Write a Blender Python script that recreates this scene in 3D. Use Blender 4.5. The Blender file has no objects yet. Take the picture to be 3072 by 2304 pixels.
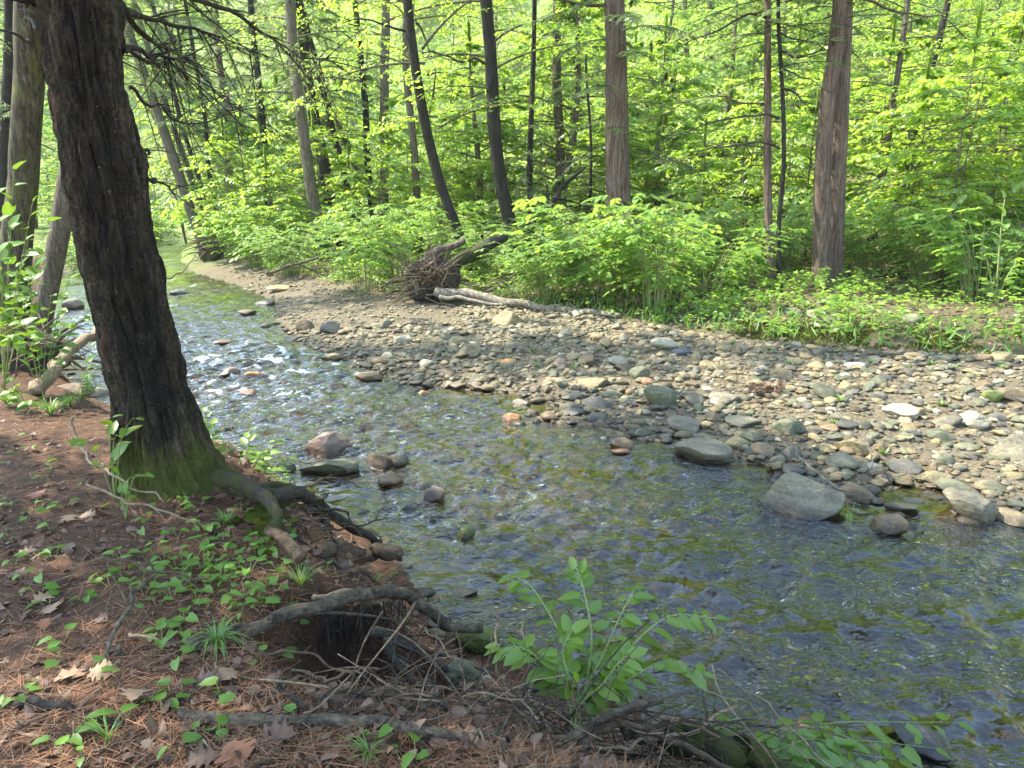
import bpy, math, random
import numpy as np
from mathutils import Vector, Matrix, Quaternion

# ------------------------------------------------------------------ camera, sky, sun, exposure
S = bpy.context.scene
COL = S.collection
FPX, PITCH, ZC = 731.0, math.radians(14.0), 2.35
cam = bpy.data.objects.new('camera', bpy.data.cameras.new('camera'))
COL.objects.link(cam)
cam.location = (0, 0, ZC)
cam.rotation_euler = (math.pi / 2 - PITCH, 0, 0)
cam.data.sensor_width = 36.0
cam.data.lens = FPX / 1024 * 36.0
cam.data.clip_start = 0.05
cam.data.clip_end = 2000
S.camera = cam

SUN_EL, SUN_AZ = math.radians(55), math.radians(-76)      # azimuth from +Y towards +X
W = bpy.data.worlds.new('World'); S.world = W; W.use_nodes = True
wn = W.node_tree.nodes; wl = W.node_tree.links
sky = wn.new('ShaderNodeTexSky'); sky.sky_type = 'NISHITA'; sky.sun_disc = False
sky.sun_elevation = SUN_EL; sky.sun_rotation = SUN_AZ; sky.dust_density = .6; sky.air_density = 1.2; sky.ozone_density = 1.5
bg = wn['Background']; bg.inputs['Strength'].default_value = 0.15
wbal = wn.new('ShaderNodeMix'); wbal.data_type = 'RGBA'; wbal.blend_type = 'MULTIPLY'; wbal.inputs[0].default_value = 1.0
wbal.inputs[7].default_value = (1.0, .955, .895, 1)          # the camera's warm white balance
wl.new(sky.outputs[0], wbal.inputs[6]); wl.new(wbal.outputs[2], bg.inputs['Color'])
sun = bpy.data.objects.new('sun', bpy.data.lights.new('sun', 'SUN')); COL.objects.link(sun)
sun.data.energy = 2.5; sun.data.angle = math.radians(0.5); sun.data.color = (1.0, 0.93, 0.80)
SD = Vector((math.sin(SUN_AZ) * math.cos(SUN_EL), math.cos(SUN_AZ) * math.cos(SUN_EL), math.sin(SUN_EL)))
sun.rotation_mode = 'QUATERNION'; sun.rotation_quaternion = SD.to_track_quat('Z', 'Y')
S.view_settings.view_transform = 'Standard'; S.view_settings.look = 'None'
S.view_settings.exposure = 2.8; S.view_settings.gamma = 1.0
S.cycles.use_denoising = True
S.cycles.max_bounces = 12; S.cycles.diffuse_bounces = 8; S.cycles.transmission_bounces = 4
S.cycles.transparent_max_bounces = 12
S.cycles.caustics_reflective = False; S.cycles.caustics_refractive = False
S.cycles.sample_clamp_indirect = 6.0

rng = np.random.default_rng(7)
random.seed(7)

# ------------------------------------------------------------------ small helpers
def nrm(a):
    a = np.asarray(a, float)
    return a / np.maximum(np.linalg.norm(a, axis=-1, keepdims=True), 1e-9)

def ss(a, b, x):
    t = np.clip((x - a) / (b - a), 0, 1)
    return t * t * (3 - 2 * t)

def vnoise(p, seed=0):
    p = np.asarray(p, float)
    i = np.floor(p).astype(np.int64); f = p - i
    f = f * f * f * (f * (f * 6 - 15) + 10)
    def h(ix, iy, iz):
        n = (ix * 374761393 + iy * 668265263 + iz * 2147483647 + seed * 144665) & 0xffffffff
        n = ((n ^ (n >> 13)) * 1274126177) & 0xffffffff
        n = ((n ^ (n >> 16)) * 2246822519) & 0xffffffff
        return ((n ^ (n >> 15)) & 0xffff) / 65535.0
    r = 0
    for a in (0, 1):
        for b in (0, 1):
            for c in (0, 1):
                w = (f[..., 0] if a else 1 - f[..., 0]) * (f[..., 1] if b else 1 - f[..., 1]) * (f[..., 2] if c else 1 - f[..., 2])
                r = r + w * h(i[..., 0] + a, i[..., 1] + b, i[..., 2] + c)
    return r

def fbm(p, octaves=3, seed=0, gain=0.5):
    s = 0; a = 1; t = 0
    p = np.asarray(p, float)
    for k in range(octaves):
        s = s + a * vnoise(p * 2 ** k, seed + k * 17); t += a; a *= gain
    return s / t

def xyz(x, y, z=0.0):
    x = np.asarray(x, float)
    return np.stack([x, np.broadcast_to(y, x.shape), np.broadcast_to(z, x.shape)], -1)

class MB:
    """collects triangles in numpy arrays and links them as ONE mesh object"""
    def __init__(s): s.V = []; s.F = []; s.M = []; s.C = []; s.n = 0
    def add(s, V, F, mi=0, col=0.5):
        V = np.asarray(V, float).reshape(-1, 3); F = np.asarray(F, np.int64).reshape(-1, 3)
        s.V.append(V); s.F.append(F + s.n); s.M.append(np.full(len(F), mi, np.int32))
        c = np.ones((len(V), 4), np.float32)
        col = np.asarray(col, float)
        if col.ndim == 0: c[:, :3] = col
        elif col.ndim == 1 and len(col) == len(V): c[:, :3] = col[:, None]
        elif col.ndim == 1: c[:, :3] = col[None, :3]
        else: c[:, :3] = col
        s.C.append(c); s.n += len(V)
    def mesh(s, name, mats, smooth=True):
        me = bpy.data.meshes.new(name)
        V = np.concatenate(s.V); F = np.concatenate(s.F); M = np.concatenate(s.M); C = np.concatenate(s.C)
        me.vertices.add(len(V)); me.vertices.foreach_set('co', V.astype(np.float32).ravel())
        me.loops.add(F.size); me.loops.foreach_set('vertex_index', F.astype(np.int32).ravel())
        me.polygons.add(len(F))
        me.polygons.foreach_set('loop_start', np.arange(0, F.size, 3, dtype=np.int32))
        me.polygons.foreach_set('loop_total', np.full(len(F), 3, np.int32))
        for m in (mats if isinstance(mats, (list, tuple)) else [mats]): me.materials.append(m)
        me.polygons.foreach_set('material_index', M)
        me.polygons.foreach_set('use_smooth', np.full(len(F), bool(smooth)))
        me.update(calc_edges=True)
        ca = me.color_attributes.new('Col', 'FLOAT_COLOR', 'POINT')
        ca.data.foreach_set('color', C.ravel())
        return me
    def build(s, name, mats, parent=None, loc=None, smooth=True):
        return link(name, s.mesh(name, mats, smooth), parent, loc)

def link(name, data, parent=None, loc=None):
    o = bpy.data.objects.new(name, data); COL.objects.link(o)
    if parent: o.parent = parent
    if loc is not None: o.location = loc
    return o

def tag(o, label=None, cat=None, group=None, kind=None):
    if label: o['label'] = label
    if cat: o['category'] = cat
    if group: o['group'] = group
    if kind: o['kind'] = kind
    return o

def empty(name, loc, label, cat, group=None):
    o = link(name, None, None, loc); o.empty_display_size = 0.2
    return tag(o, label, cat, group)

def tube(pts, rad, sides=8, bump=0.0, seed=0, cap=True):
    pts = np.asarray(pts, float); n = len(pts)
    rad = np.broadcast_to(np.asarray(rad, float), (n,))
    t = nrm(np.gradient(pts, axis=0))
    ref = np.array([0., 0., 1.]) if abs(t[:, 2]).mean() < 0.8 else np.array([1., 0., 0.])
    u = nrm(np.cross(t, ref)); v = np.cross(t, u)
    a = np.linspace(0, 2 * np.pi, sides, endpoint=False)
    r = rad[:, None] * np.ones(sides)
    if bump:
        q = np.stack([np.cos(a)[None, :] * 1.5 + 0 * r, np.sin(a)[None, :] * 1.5 + 0 * r, np.arange(n)[:, None] * 0.55 + 0 * r], -1)
        r = r * (1 + bump * (fbm(q, 2, seed) - 0.5) * 2)
    V = pts[:, None] + r[..., None] * (np.cos(a)[None, :, None] * u[:, None] + np.sin(a)[None, :, None] * v[:, None])
    i = np.arange(n - 1)[:, None] * sides; j = np.arange(sides)[None]; k = (j + 1) % sides
    F = np.concatenate([np.stack([i + j, i + k, i + sides + k], -1).reshape(-1, 3), np.stack([i + j, i + sides + k, i + sides + j], -1).reshape(-1, 3)])
    V = V.reshape(-1, 3)
    if cap:
        b = len(V); V = np.concatenate([V, pts[:1], pts[-1:]])
        jj = np.arange(sides); kk = (jj + 1) % sides
        F = np.concatenate([F, np.stack([kk, jj, np.full(sides, b)], -1), np.stack([(n - 1) * sides + jj, (n - 1) * sides + kk, np.full(sides, b + 1)], -1)])
    return V, F

def smooth_path(pts, n=24, wob=0.0, seed=0):
    """Catmull-Rom through pts"""
    P = np.asarray(pts, float)
    if len(P) == 2: P = np.array([P[0], P[0] * .67 + P[1] * .33, P[0] * .33 + P[1] * .67, P[1]])
    Q = np.concatenate([[2 * P[0] - P[1]], P, [2 * P[-1] - P[-2]]])
    t = np.linspace(0, len(P) - 1 - 1e-6, n); i = t.astype(int); f = (t - i)[:, None]
    a, b, c, d = Q[i], Q[i + 1], Q[i + 2], Q[i + 3]
    R = 0.5 * (2 * b + (c - a) * f + (2 * a - 5 * b + 4 * c - d) * f ** 2 + (3 * b - a - 3 * c + d) * f ** 3)
    if wob:
        w = np.stack([vnoise(xyz(t * 2.3 + k * 31.7, 3.1 * k), seed + k) for k in range(3)], -1) - 0.5
        w[0] = 0
        R = R + w * wob * 2
    return R

# leaf templates: y along the leaf, z up
def leaf_shape(w1, w2, fold=0.10, droop=0.12, heart=0.0):
    y = np.array([0, .3, .65, 1.0])
    V = [(0, 0, 0), (0, y[1], 0), (0, y[2], -droop * .4), (0, 1, -droop),
         (w1, .26 - heart, fold), (w2, .66, fold * .6 - droop * .4), (-w1, .26 - heart, fold), (-w2, .66, fold * .6 - droop * .4),
         (w1 * .62, -.04 - heart, fold * .6), (-w1 * .62, -.04 - heart, fold * .6)]
    F = [(0, 8, 4), (0, 4, 1), (1, 4, 5), (1, 5, 2), (2, 5, 3), (0, 6, 9), (0, 1, 6), (1, 7, 6), (1, 2, 7), (2, 3, 7)]
    return np.array(V, float), np.array(F)
OVATE = leaf_shape(.30, .24)
HEART = leaf_shape(.38, .27, .12, .15, .08)
NARROW = leaf_shape(.17, .15)
DIAMOND = (np.array([(0, 0, 0), (.30, .45, .08), (0, 1, -.06), (-.30, .45, .08)], float), np.array([(0, 1, 2), (0, 2, 3)]))
NEEDLE = (np.array([(-.09, 0, 0), (.09, 0, 0), (.06, 1, -.05), (-.06, 1, -.05)], float), np.array([(0, 1, 2), (0, 2, 3)]))

def place(mb, tpl, pos, d, n, size, mi=0, col=None, widths=None):
    tV, tF = tpl; N = len(pos)
    if N == 0: return
    y = nrm(d); x = nrm(np.cross(y, n)); z = np.cross(x, y)
    s = np.broadcast_to(np.asarray(size, float), (N,))[:, None, None]
    wx = np.ones((N, 1, 1)) if widths is None else np.asarray(widths)[:, None, None]
    V = np.asarray(pos)[:, None] + s * (wx * tV[None, :, 0:1] * x[:, None] + tV[None, :, 1:2] * y[:, None] + tV[None, :, 2:3] * z[:, None])
    F = tF[None] + (np.arange(N) * len(tV))[:, None, None]
    c = rng.random(N) if col is None else np.asarray(col)
    c = np.repeat(c, len(tV), axis=0)
    if len(tV) == 10: c = np.clip(c + np.tile(np.array([.22, .22, .22, .1, -.06, -.06, -.06, -.06, 0, 0]), N), 0, 1)      # paler midrib
    mb.add(V.reshape(-1, 3), F.reshape(-1, 3), mi, c)

# ------------------------------------------------------------------ materials
def nodes(name):
    m = bpy.data.materials.new(name); m.use_nodes = True
    nt = m.node_tree; nt.nodes.clear()
    out = nt.nodes.new('ShaderNodeOutputMaterial')
    return m, nt, out
def N(nt, t, **kw):
    n = nt.nodes.new('ShaderNode' + t)
    for k, v in kw.items():
        if hasattr(n, k): setattr(n, k, v)
        else: n.inputs[k.replace('_', ' ')].default_value = v
    return n
def ramp(nt, fac, stops):
    r = nt.nodes.new('ShaderNodeValToRGB'); e = r.color_ramp.elements
    while len(e) < len(stops): e.new(0.5)
    for k, (p, c) in enumerate(stops):
        e[k].position = p; e[k].color = (*c, 1) if len(c) == 3 else c
    nt.links.new(fac, r.inputs[0]); return r.outputs[0]
def mixc(nt, fac, a, b, mode='MIX'):
    m = nt.nodes.new('ShaderNodeMix'); m.data_type = 'RGBA'; m.blend_type = mode
    for s, v in ((m.inputs[0], fac), (m.inputs[6], a), (m.inputs[7], b)):
        if isinstance(v, (int, float)): s.default_value = v
        elif isinstance(v, tuple): s.default_value = (*v, 1)
        else: nt.links.new(v, s)
    return m.outputs[2]
def math_(nt, op, a, b=0.0, clamp=False):
    m = nt.nodes.new('ShaderNodeMath'); m.operation = op; m.use_clamp = clamp
    for s, v in ((m.inputs[0], a), (m.inputs[1], b)):
        if isinstance(v, (int, float)): s.default_value = v
        else: nt.links.new(v, s)
    return m.outputs[0]
def noise(nt, vec, scale, detail=4, rough=0.6, dist=0.0):
    n = N(nt, 'TexNoise'); n.inputs['Scale'].default_value = scale; n.inputs['Detail'].default_value = detail
    n.inputs['Roughness'].default_value = rough; n.inputs['Distortion'].default_value = dist
    if vec is not None: nt.links.new(vec, n.inputs['Vector'])
    return n.outputs['Fac']
def mapping(nt, vec, scale=(1, 1, 1), rot=(0, 0, 0)):
    m = N(nt, 'Mapping'); m.inputs['Scale'].default_value = scale; m.inputs['Rotation'].default_value = rot
    nt.links.new(vec, m.inputs['Vector']); return m.outputs[0]
def bump(nt, h, strength=0.5, dist=0.02):
    b = N(nt, 'Bump'); b.inputs['Strength'].default_value = strength; b.inputs['Distance'].default_value = dist
    nt.links.new(h, b.inputs['Height']); return b.outputs[0]
def principled(nt, out, col, rough=0.8, normal=None, spec=0.3):
    p = N(nt, 'BsdfPrincipled')
    for s, v in (('Base Color', col), ('Roughness', rough), ('Specular IOR Level', spec)):
        if isinstance(v, (int, float)): p.inputs[s].default_value = v
        elif isinstance(v, tuple): p.inputs[s].default_value = (*v, 1)
        else: nt.links.new(v, p.inputs[s])
    if normal is not None: nt.links.new(normal, p.inputs['Normal'])
    nt.links.new(p.outputs[0], out.inputs[0]); return p

def leaf_mat(name, dark, light, trans, tw=0.5, gloss=0.05):
    m, nt, out = nodes(name)
    a = N(nt, 'Attribute'); a.attribute_name = 'Col'
    oi = N(nt, 'ObjectInfo')
    f = math_(nt, 'ADD', math_(nt, 'MULTIPLY', a.outputs['Fac'], .7), math_(nt, 'MULTIPLY', oi.outputs['Random'], .3))
    col = ramp(nt, f, [(0, dark), (1, light)])
    tr = ramp(nt, f, [(0, tuple(c * .65 for c in trans)), (1, trans)])
    d = N(nt, 'BsdfDiffuse'); nt.links.new(col, d.inputs[0])
    t = N(nt, 'BsdfTranslucent'); nt.links.new(tr, t.inputs[0])
    x = N(nt, 'MixShader'); x.inputs[0].default_value = tw
    nt.links.new(d.outputs[0], x.inputs[1]); nt.links.new(t.outputs[0], x.inputs[2])
    g = N(nt, 'BsdfGlossy'); g.inputs['Roughness'].default_value = .45; g.inputs[0].default_value = (.8, .9, .8, 1)
    y = N(nt, 'MixShader'); y.inputs[0].default_value = gloss
    nt.links.new(x.outputs[0], y.inputs[1]); nt.links.new(g.outputs[0], y.inputs[2])
    nt.links.new(y.outputs[0], out.inputs[0]); return m

def bark_mat(name, stops, sc=(9, 9, 1.3), strength=0.7, moss=None, lichen=0.0, mossh=0.5, mt=.62, wet=False):
    m, nt, out = nodes(name)
    tc = N(nt, 'TexCoord'); oi = N(nt, 'ObjectInfo')
    va = N(nt, 'VectorMath'); va.operation = 'ADD'
    nt.links.new(tc.outputs['Object'], va.inputs[0])
    sv = N(nt, 'CombineXYZ'); nt.links.new(math_(nt, 'MULTIPLY', oi.outputs['Random'], 37.0), sv.inputs[0]); nt.links.new(sv.outputs[0], va.inputs[1])
    mv = mapping(nt, va.outputs[0], sc)
    n1 = noise(nt, mv, 2.0, 6, .65, .4)
    n2 = noise(nt, va.outputs[0], 1.3, 4, .6)
    fine = noise(nt, mapping(nt, va.outputs[0], (sc[0] * 2.6, sc[1] * 2.6, sc[2] * 7)), 2.0, 5, .7)
    mixn = math_(nt, 'ADD', math_(nt, 'ADD', math_(nt, 'MULTIPLY', n1, .5), math_(nt, 'MULTIPLY', n2, .15)), math_(nt, 'MULTIPLY', fine, .35))
    c = ramp(nt, math_(nt, 'ADD', math_(nt, 'MULTIPLY', math_(nt, 'SUBTRACT', mixn, .5), 1.8), .5), stops)
    if moss:
        sep = N(nt, 'SeparateXYZ'); nt.links.new(tc.outputs['Object'], sep.inputs[0])
        hgt = math_(nt, 'SUBTRACT', 1.0, math_(nt, 'DIVIDE', sep.outputs[2], mossh), True)
        nm = math_(nt, 'ADD', math_(nt, 'MULTIPLY', noise(nt, mapping(nt, va.outputs[0], (1, 1, .45)), 5.0, 6, .7), 1.5), -.25)
        fac = math_(nt, 'MULTIPLY', math_(nt, 'SUBTRACT', math_(nt, 'ADD', math_(nt, 'MULTIPLY', hgt, .75), nm), mt), 4.0, True)
        c = mixc(nt, fac, c, mixc(nt, noise(nt, va.outputs[0], 25, 5), (moss[0] * .4, moss[1] * .4, moss[2] * .4), moss))
    if wet:      # a dark wet streak down the trunk, and strips of red inner bark along its flank
        at = N(nt, 'Attribute'); at.attribute_name = 'Col'; sc_ = N(nt, 'SeparateColor'); nt.links.new(at.outputs['Color'], sc_.inputs[0])
        c = mixc(nt, sc_.outputs[0], c, mixc(nt, 1.0, c, (.40, .36, .35), 'MULTIPLY'))
        c = mixc(nt, sc_.outputs[1], c, mixc(nt, fine, (.09, .045, .028), (.20, .11, .07)))
        sp_ = math_(nt, 'GREATER_THAN', noise(nt, va.outputs[0], 75, 2, .5), .735)
        c = mixc(nt, math_(nt, 'MULTIPLY', sp_, .75), c, (.38, .40, .36))
    if lichen:
        vo = N(nt, 'TexVoronoi'); vo.inputs['Scale'].default_value = 34; nt.links.new(va.outputs[0], vo.inputs['Vector'])
        lf = math_(nt, 'LESS_THAN', vo.outputs['Distance'], lichen)
        c = mixc(nt, math_(nt, 'MULTIPLY', lf, .8), c, (.42, .44, .38))
    b = bump(nt, math_(nt, 'ADD', n1, math_(nt, 'MULTIPLY', fine, .6)), strength, .06)
    principled(nt, out, c, .85, b, .25); return m

M = {}
M['leaf_yellow'] = leaf_mat('leaf_yellow', (.10, .19, .014), (.20, .30, .035), (.52, .72, .07), .55)
M['leaf_green'] = leaf_mat('leaf_green', (.07, .15, .02), (.14, .24, .04), (.40, .60, .09), .5)
M['leaf_knot'] = leaf_mat('leaf_knot', (.085, .17, .02), (.17, .29, .04), (.42, .62, .08), .5, .04)
M['leaf_near'] = leaf_mat('leaf_near', (.075, .15, .014), (.165, .25, .022), (.32, .47, .035), .42, .05)
M['leaf_small'] = leaf_mat('leaf_small', (.055, .13, .012), (.12, .22, .022), (.23, .38, .035), .38, .04)
M['needles'] = leaf_mat('needles', (.075, .11, .03), (.15, .20, .065), (.36, .47, .13), .45)
M['grass'] = leaf_mat('grass', (.08, .17, .025), (.17, .30, .05), (.3, .45, .07), .4)
M['bark_big'] = bark_mat('bark_big', [(.32, (.012, .009, .006)), (.5, (.045, .034, .020)), (.66, (.115, .086, .052)), (.8, (.21, .16, .10))], (13, 13, 3.6), 1.0, (.11, .12, .02), .0, .50, .78, True)
M['bark_grey'] = bark_mat('bark_grey', [(.3, (.03, .023, .015)), (.5, (.105, .084, .056)), (.7, (.22, .18, .125))], (12, 12, 1.2), .8)
M['bark_dark'] = bark_mat('bark_dark', [(.3, (.009, .008, .005)), (.55, (.026, .022, .014)), (.75, (.075, .063, .042))], (10, 10, 1.6), .7, None, .06)
M['bark_mid'] = bark_mat('bark_mid', [(.3, (.045, .036, .022)), (.5, (.12, .10, .065)), (.75, (.23, .195, .13))], (12, 12, 1.4), .8)
M['bark_red'] = bark_mat('bark_red', [(.3, (.035, .022, .015)), (.5, (.125, .085, .06)), (.72, (.25, .19, .14))], (14, 14, 1.0), .9)
M['bark_moss'] = bark_mat('bark_moss', [(.3, (.018, .014, .009)), (.5, (.065, .053, .03)), (.72, (.18, .15, .095))], (9, 9, 1.4), .9, (.15, .16, .03), 0, 30.0, 1.18)
M['twig'] = bark_mat('twig', [(.3, (.035, .023, .013)), (.55, (.10, .068, .040)), (.75, (.20, .145, .09))], (14, 14, 14), .5)
M['twig_dark'] = bark_mat('twig_dark', [(.3, (.012, .010, .008)), (.55, (.045, .036, .026)), (.75, (.12, .10, .075))], (12, 12, 12), .6)
M['twig_pale'] = bark_mat('twig_pale', [(.3, (.12, .085, .05)), (.55, (.23, .172, .105)), (.75, (.36, .285, .185))], (12, 12, 12), .5)
M['root_moss'] = bark_mat('root_moss', [(.3, (.02, .016, .012)), (.55, (.06, .045, .03)), (.75, (.14, .11, .08))], (10, 10, 10), .8, (.075, .085, .016), 0, 1.0, .95)
M['root_pale'] = bark_mat('root_pale', [(.3, (.035, .026, .017)), (.5, (.115, .09, .058)), (.72, (.24, .195, .135))], (9, 9, 9), .9)
M['cane'] = bark_mat('cane', [(.3, (.10, .085, .04)), (.6, (.21, .18, .09)), (.8, (.30, .24, .13))], (20, 20, 2), .3)
M['stem_green'] = bark_mat('stem_green', [(.3, (.13, .17, .05)), (.7, (.25, .28, .10))], (20, 20, 2), .3)
M['birch'] = bark_mat('birch', [(.3, (.05, .042, .03)), (.48, (.17, .145, .105)), (.7, (.33, .285, .215))], (6, 6, 6), .7)

# ground: zone colour attribute R litter, G gravel, B moss / green floor, remaining: stream bed
def ground_mat():
    m, nt, out = nodes('ground_soil')
    tc = N(nt, 'TexCoord'); v = tc.outputs['Object']
    a = N(nt, 'Attribute'); a.attribute_name = 'Col'
    sp = N(nt, 'SeparateColor'); nt.links.new(a.outputs['Color'], sp.inputs[0])
    f1 = noise(nt, v, 14, 6, .7); f2 = noise(nt, v, 2.2, 4, .6); f3 = noise(nt, v, 70, 4, .7)
    lit = ramp(nt, math_(nt, 'ADD', math_(nt, 'MULTIPLY', f1, .5), math_(nt, 'MULTIPLY', f3, .5)), [(.3, (.022, .012, .007)), (.5, (.07, .037, .02)), (.7, (.15, .083, .046))])
    vo = N(nt, 'TexVoronoi'); vo.inputs['Scale'].default_value = 26; nt.links.new(v, vo.inputs['Vector'])
    gr = ramp(nt, math_(nt, 'ADD', math_(nt, 'MULTIPLY', vo.outputs['Distance'], .5), math_(nt, 'MULTIPLY', f1, .6)), [(.3, (.165, .135, .085)), (.6, (.105, .085, .053)), (.85, (.04, .032, .02))])
    bed = ramp(nt, f1, [(.3, (.028, .025, .013)), (.5, (.08, .066, .036)), (.7, (.15, .122, .07))])
    flo = ramp(nt, f1, [(.3, (.035, .035, .014)), (.5, (.085, .07, .035)), (.7, (.17, .13, .08))])
    c = mixc(nt, sp.outputs[1], bed, gr)
    c = mixc(nt, sp.outputs[0], c, lit)
    c = mixc(nt, sp.outputs[2], c, flo)
    dy = N(nt, 'SeparateXYZ'); nt.links.new(v, dy.inputs[0])
    slope = math_(nt, 'MULTIPLY', math_(nt, 'MULTIPLY', math_(nt, 'SUBTRACT', dy.outputs[1], 24.0), .12, True), math_(nt, 'MULTIPLY', math_(nt, 'SUBTRACT', f2, .32), 5.0, True))
    c = mixc(nt, slope, c, ramp(nt, f1, [(.3, (.09, .14, .03)), (.7, (.20, .27, .06))]))       # low green growth on the slope beyond
    h = math_(nt, 'ADD', f1, math_(nt, 'MULTIPLY', f3, .5))
    principled(nt, out, c, .9, bump(nt, h, .8, .03), .2)
    return m
M['ground'] = ground_mat()

def stone_mat():
    m, nt, out = nodes('river_stone')
    tc = N(nt, 'TexCoord'); oi = N(nt, 'ObjectInfo'); geo = N(nt, 'NewGeometry')
    a = N(nt, 'Attribute'); a.attribute_name = 'Col'
    va = N(nt, 'VectorMath'); va.operation = 'MULTIPLY_ADD'
    cv = N(nt, 'CombineXYZ'); nt.links.new(math_(nt, 'MULTIPLY', oi.outputs['Random'], 50.0), cv.inputs[0])
    nt.links.new(geo.outputs['Position'], va.inputs[0]); va.inputs[1].default_value = (1, 1, 1); nt.links.new(cv.outputs[0], va.inputs[2])
    p = va.outputs[0]
    base = mixc(nt, 1.0, oi.outputs['Color'], a.outputs['Color'], 'MULTIPLY')
    n1 = noise(nt, p, 6, 5, .65); n2 = noise(nt, p, 45, 4, .7)
    bands = noise(nt, mapping(nt, p, (2, 3, 22), (.4, .3, 0)), 2.0, 3, .6)
    c = mixc(nt, 1.0, base, ramp(nt, n1, [(.3, (.6, .6, .6)), (.5, (1, 1, 1)), (.72, (1.3, 1.24, 1.1))]), 'MULTIPLY')
    c = mixc(nt, 1.0, c, ramp(nt, n2, [(.35, (.7, .7, .7)), (.65, (1.22, 1.22, 1.22))]), 'MULTIPLY')
    c = mixc(nt, .5, c, mixc(nt, 1.0, c, ramp(nt, bands, [(.4, (.75, .75, .75)), (.6, (1.3, 1.3, 1.3))]), 'MULTIPLY'))
    # the damp foot of every stone near the water level
    sp = N(nt, 'SeparateXYZ'); nt.links.new(geo.outputs['Position'], sp.inputs[0])
    wet = math_(nt, 'SUBTRACT', 1.0, math_(nt, 'MULTIPLY', math_(nt, 'SUBTRACT', math_(nt, 'ADD', sp.outputs[2], math_(nt, 'MULTIPLY', n1, -.04)), .0), 13.0, True), True)
    c = mixc(nt, wet, c, mixc(nt, 1.0, c, (.42, .38, .33), 'MULTIPLY'))
    rough = math_(nt, 'SUBTRACT', .72, math_(nt, 'MULTIPLY', wet, .45))
    b = bump(nt, math_(nt, 'ADD', math_(nt, 'MULTIPLY', n2, .5), n1), .7, .022)
    principled(nt, out, c, rough, b, .35); return m
M['stone'] = stone_mat()

def water_mat():
    m, nt, out = nodes('stream_water')
    tc = N(nt, 'TexCoord'); v = tc.outputs['Object']
    n1 = noise(nt, mapping(nt, v, (.7, 1.5, 1), (0, 0, .45)), 9, 2.2, .5, .8)
    n2 = noise(nt, mapping(nt, v, (.8, 1.6, 1), (0, 0, .3)), 30, 1, .5)
    h = math_(nt, 'ADD', n1, math_(nt, 'MULTIPLY', n2, .34))
    glide = noise(nt, mapping(nt, v, (.55, 1.1, 1), (0, 0, .45)), 1.1, 3, .55, 1.2)       # smooth glides between the broken water
    b = bump(nt, h, .75, .045)
    nt.links.new(math_(nt, 'MULTIPLY', math_(nt, 'SUBTRACT', glide, .36), 4.2, True), b.node.inputs['Strength'])
    fr = N(nt, 'Fresnel'); fr.inputs['IOR'].default_value = 1.36; nt.links.new(b, fr.inputs['Normal'])
    t = N(nt, 'BsdfTransparent'); t.inputs[0].default_value = (.68, .63, .44, 1)
    g = N(nt, 'BsdfGlossy'); g.inputs['Roughness'].default_value = .005; nt.links.new(b, g.inputs['Normal'])
    x = N(nt, 'MixShader'); nt.links.new(math_(nt, 'ADD', math_(nt, 'MULTIPLY', fr.outputs[0], 2.25), .0, True), x.inputs[0]); nt.links.new(t.outputs[0], x.inputs[1]); nt.links.new(g.outputs[0], x.inputs[2])
    a = N(nt, 'Attribute'); a.attribute_name = 'Col'
    f = N(nt, 'BsdfDiffuse'); f.inputs[0].default_value = (.72, .75, .76, 1); nt.links.new(b, f.inputs['Normal'])
    n3 = noise(nt, mapping(nt, v, (.8, 1.5, 1), (0, 0, .4)), 75, 5, .8)
    ff = math_(nt, 'MULTIPLY', math_(nt, 'SUBTRACT', math_(nt, 'ADD', a.outputs['Fac'], math_(nt, 'MULTIPLY', n3, 2.2)), 1.42), 1.7, True)
    tb = N(nt, 'BsdfDiffuse'); tb.inputs[0].default_value = (.16, .165, .12, 1)
    w = N(nt, 'MixShader'); w.inputs[0].default_value = .015; nt.links.new(x.outputs[0], w.inputs[1]); nt.links.new(tb.outputs[0], w.inputs[2])
    y = N(nt, 'MixShader'); nt.links.new(ff, y.inputs[0]); nt.links.new(w.outputs[0], y.inputs[1]); nt.links.new(f.outputs[0], y.inputs[2])
    nt.links.new(y.outputs[0], out.inputs[0]); return m
M['water'] = water_mat()

def dead_mat(name, stops, tw=.2):
    m, nt, out = nodes(name)
    a = N(nt, 'Attribute'); a.attribute_name = 'Col'; oi = N(nt, 'ObjectInfo'); tc = N(nt, 'TexCoord')
    f = math_(nt, 'ADD', math_(nt, 'MULTIPLY', a.outputs['Fac'], .6), math_(nt, 'MULTIPLY', oi.outputs['Random'], .25))
    f = math_(nt, 'ADD', f, math_(nt, 'MULTIPLY', noise(nt, tc.outputs['Object'], 60, 3), .15))
    c = ramp(nt, f, stops)
    d = N(nt, 'BsdfPrincipled'); nt.links.new(c, d.inputs['Base Color']); d.inputs['Roughness'].default_value = .65
    t = N(nt, 'BsdfTranslucent'); nt.links.new(c, t.inputs[0])
    x = N(nt, 'MixShader'); x.inputs[0].default_value = tw
    nt.links.new(d.outputs[0], x.inputs[1]); nt.links.new(t.outputs[0], x.inputs[2]); nt.links.new(x.outputs[0], out.inputs[0]); return m
M['dead_leaf'] = dead_mat('dead_leaf', [(.1, (.03, .018, .012)), (.4, (.085, .047, .028)), (.65, (.165, .098, .058)), (.95, (.33, .22, .13))])
M['oak_leaf'] = dead_mat('oak_leaf', [(.1, (.20, .12, .07)), (.9, (.42, .27, .15))])
M['needle_dead'] = dead_mat('needle_dead', [(.05, (.075, .029, .012)), (.5, (.20, .082, .032)), (.95, (.35, .17, .08))], .1)
M['rust_leaf'] = dead_mat('rust_leaf', [(.1, (.16, .06, .03)), (.9, (.34, .14, .06))])

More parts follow.
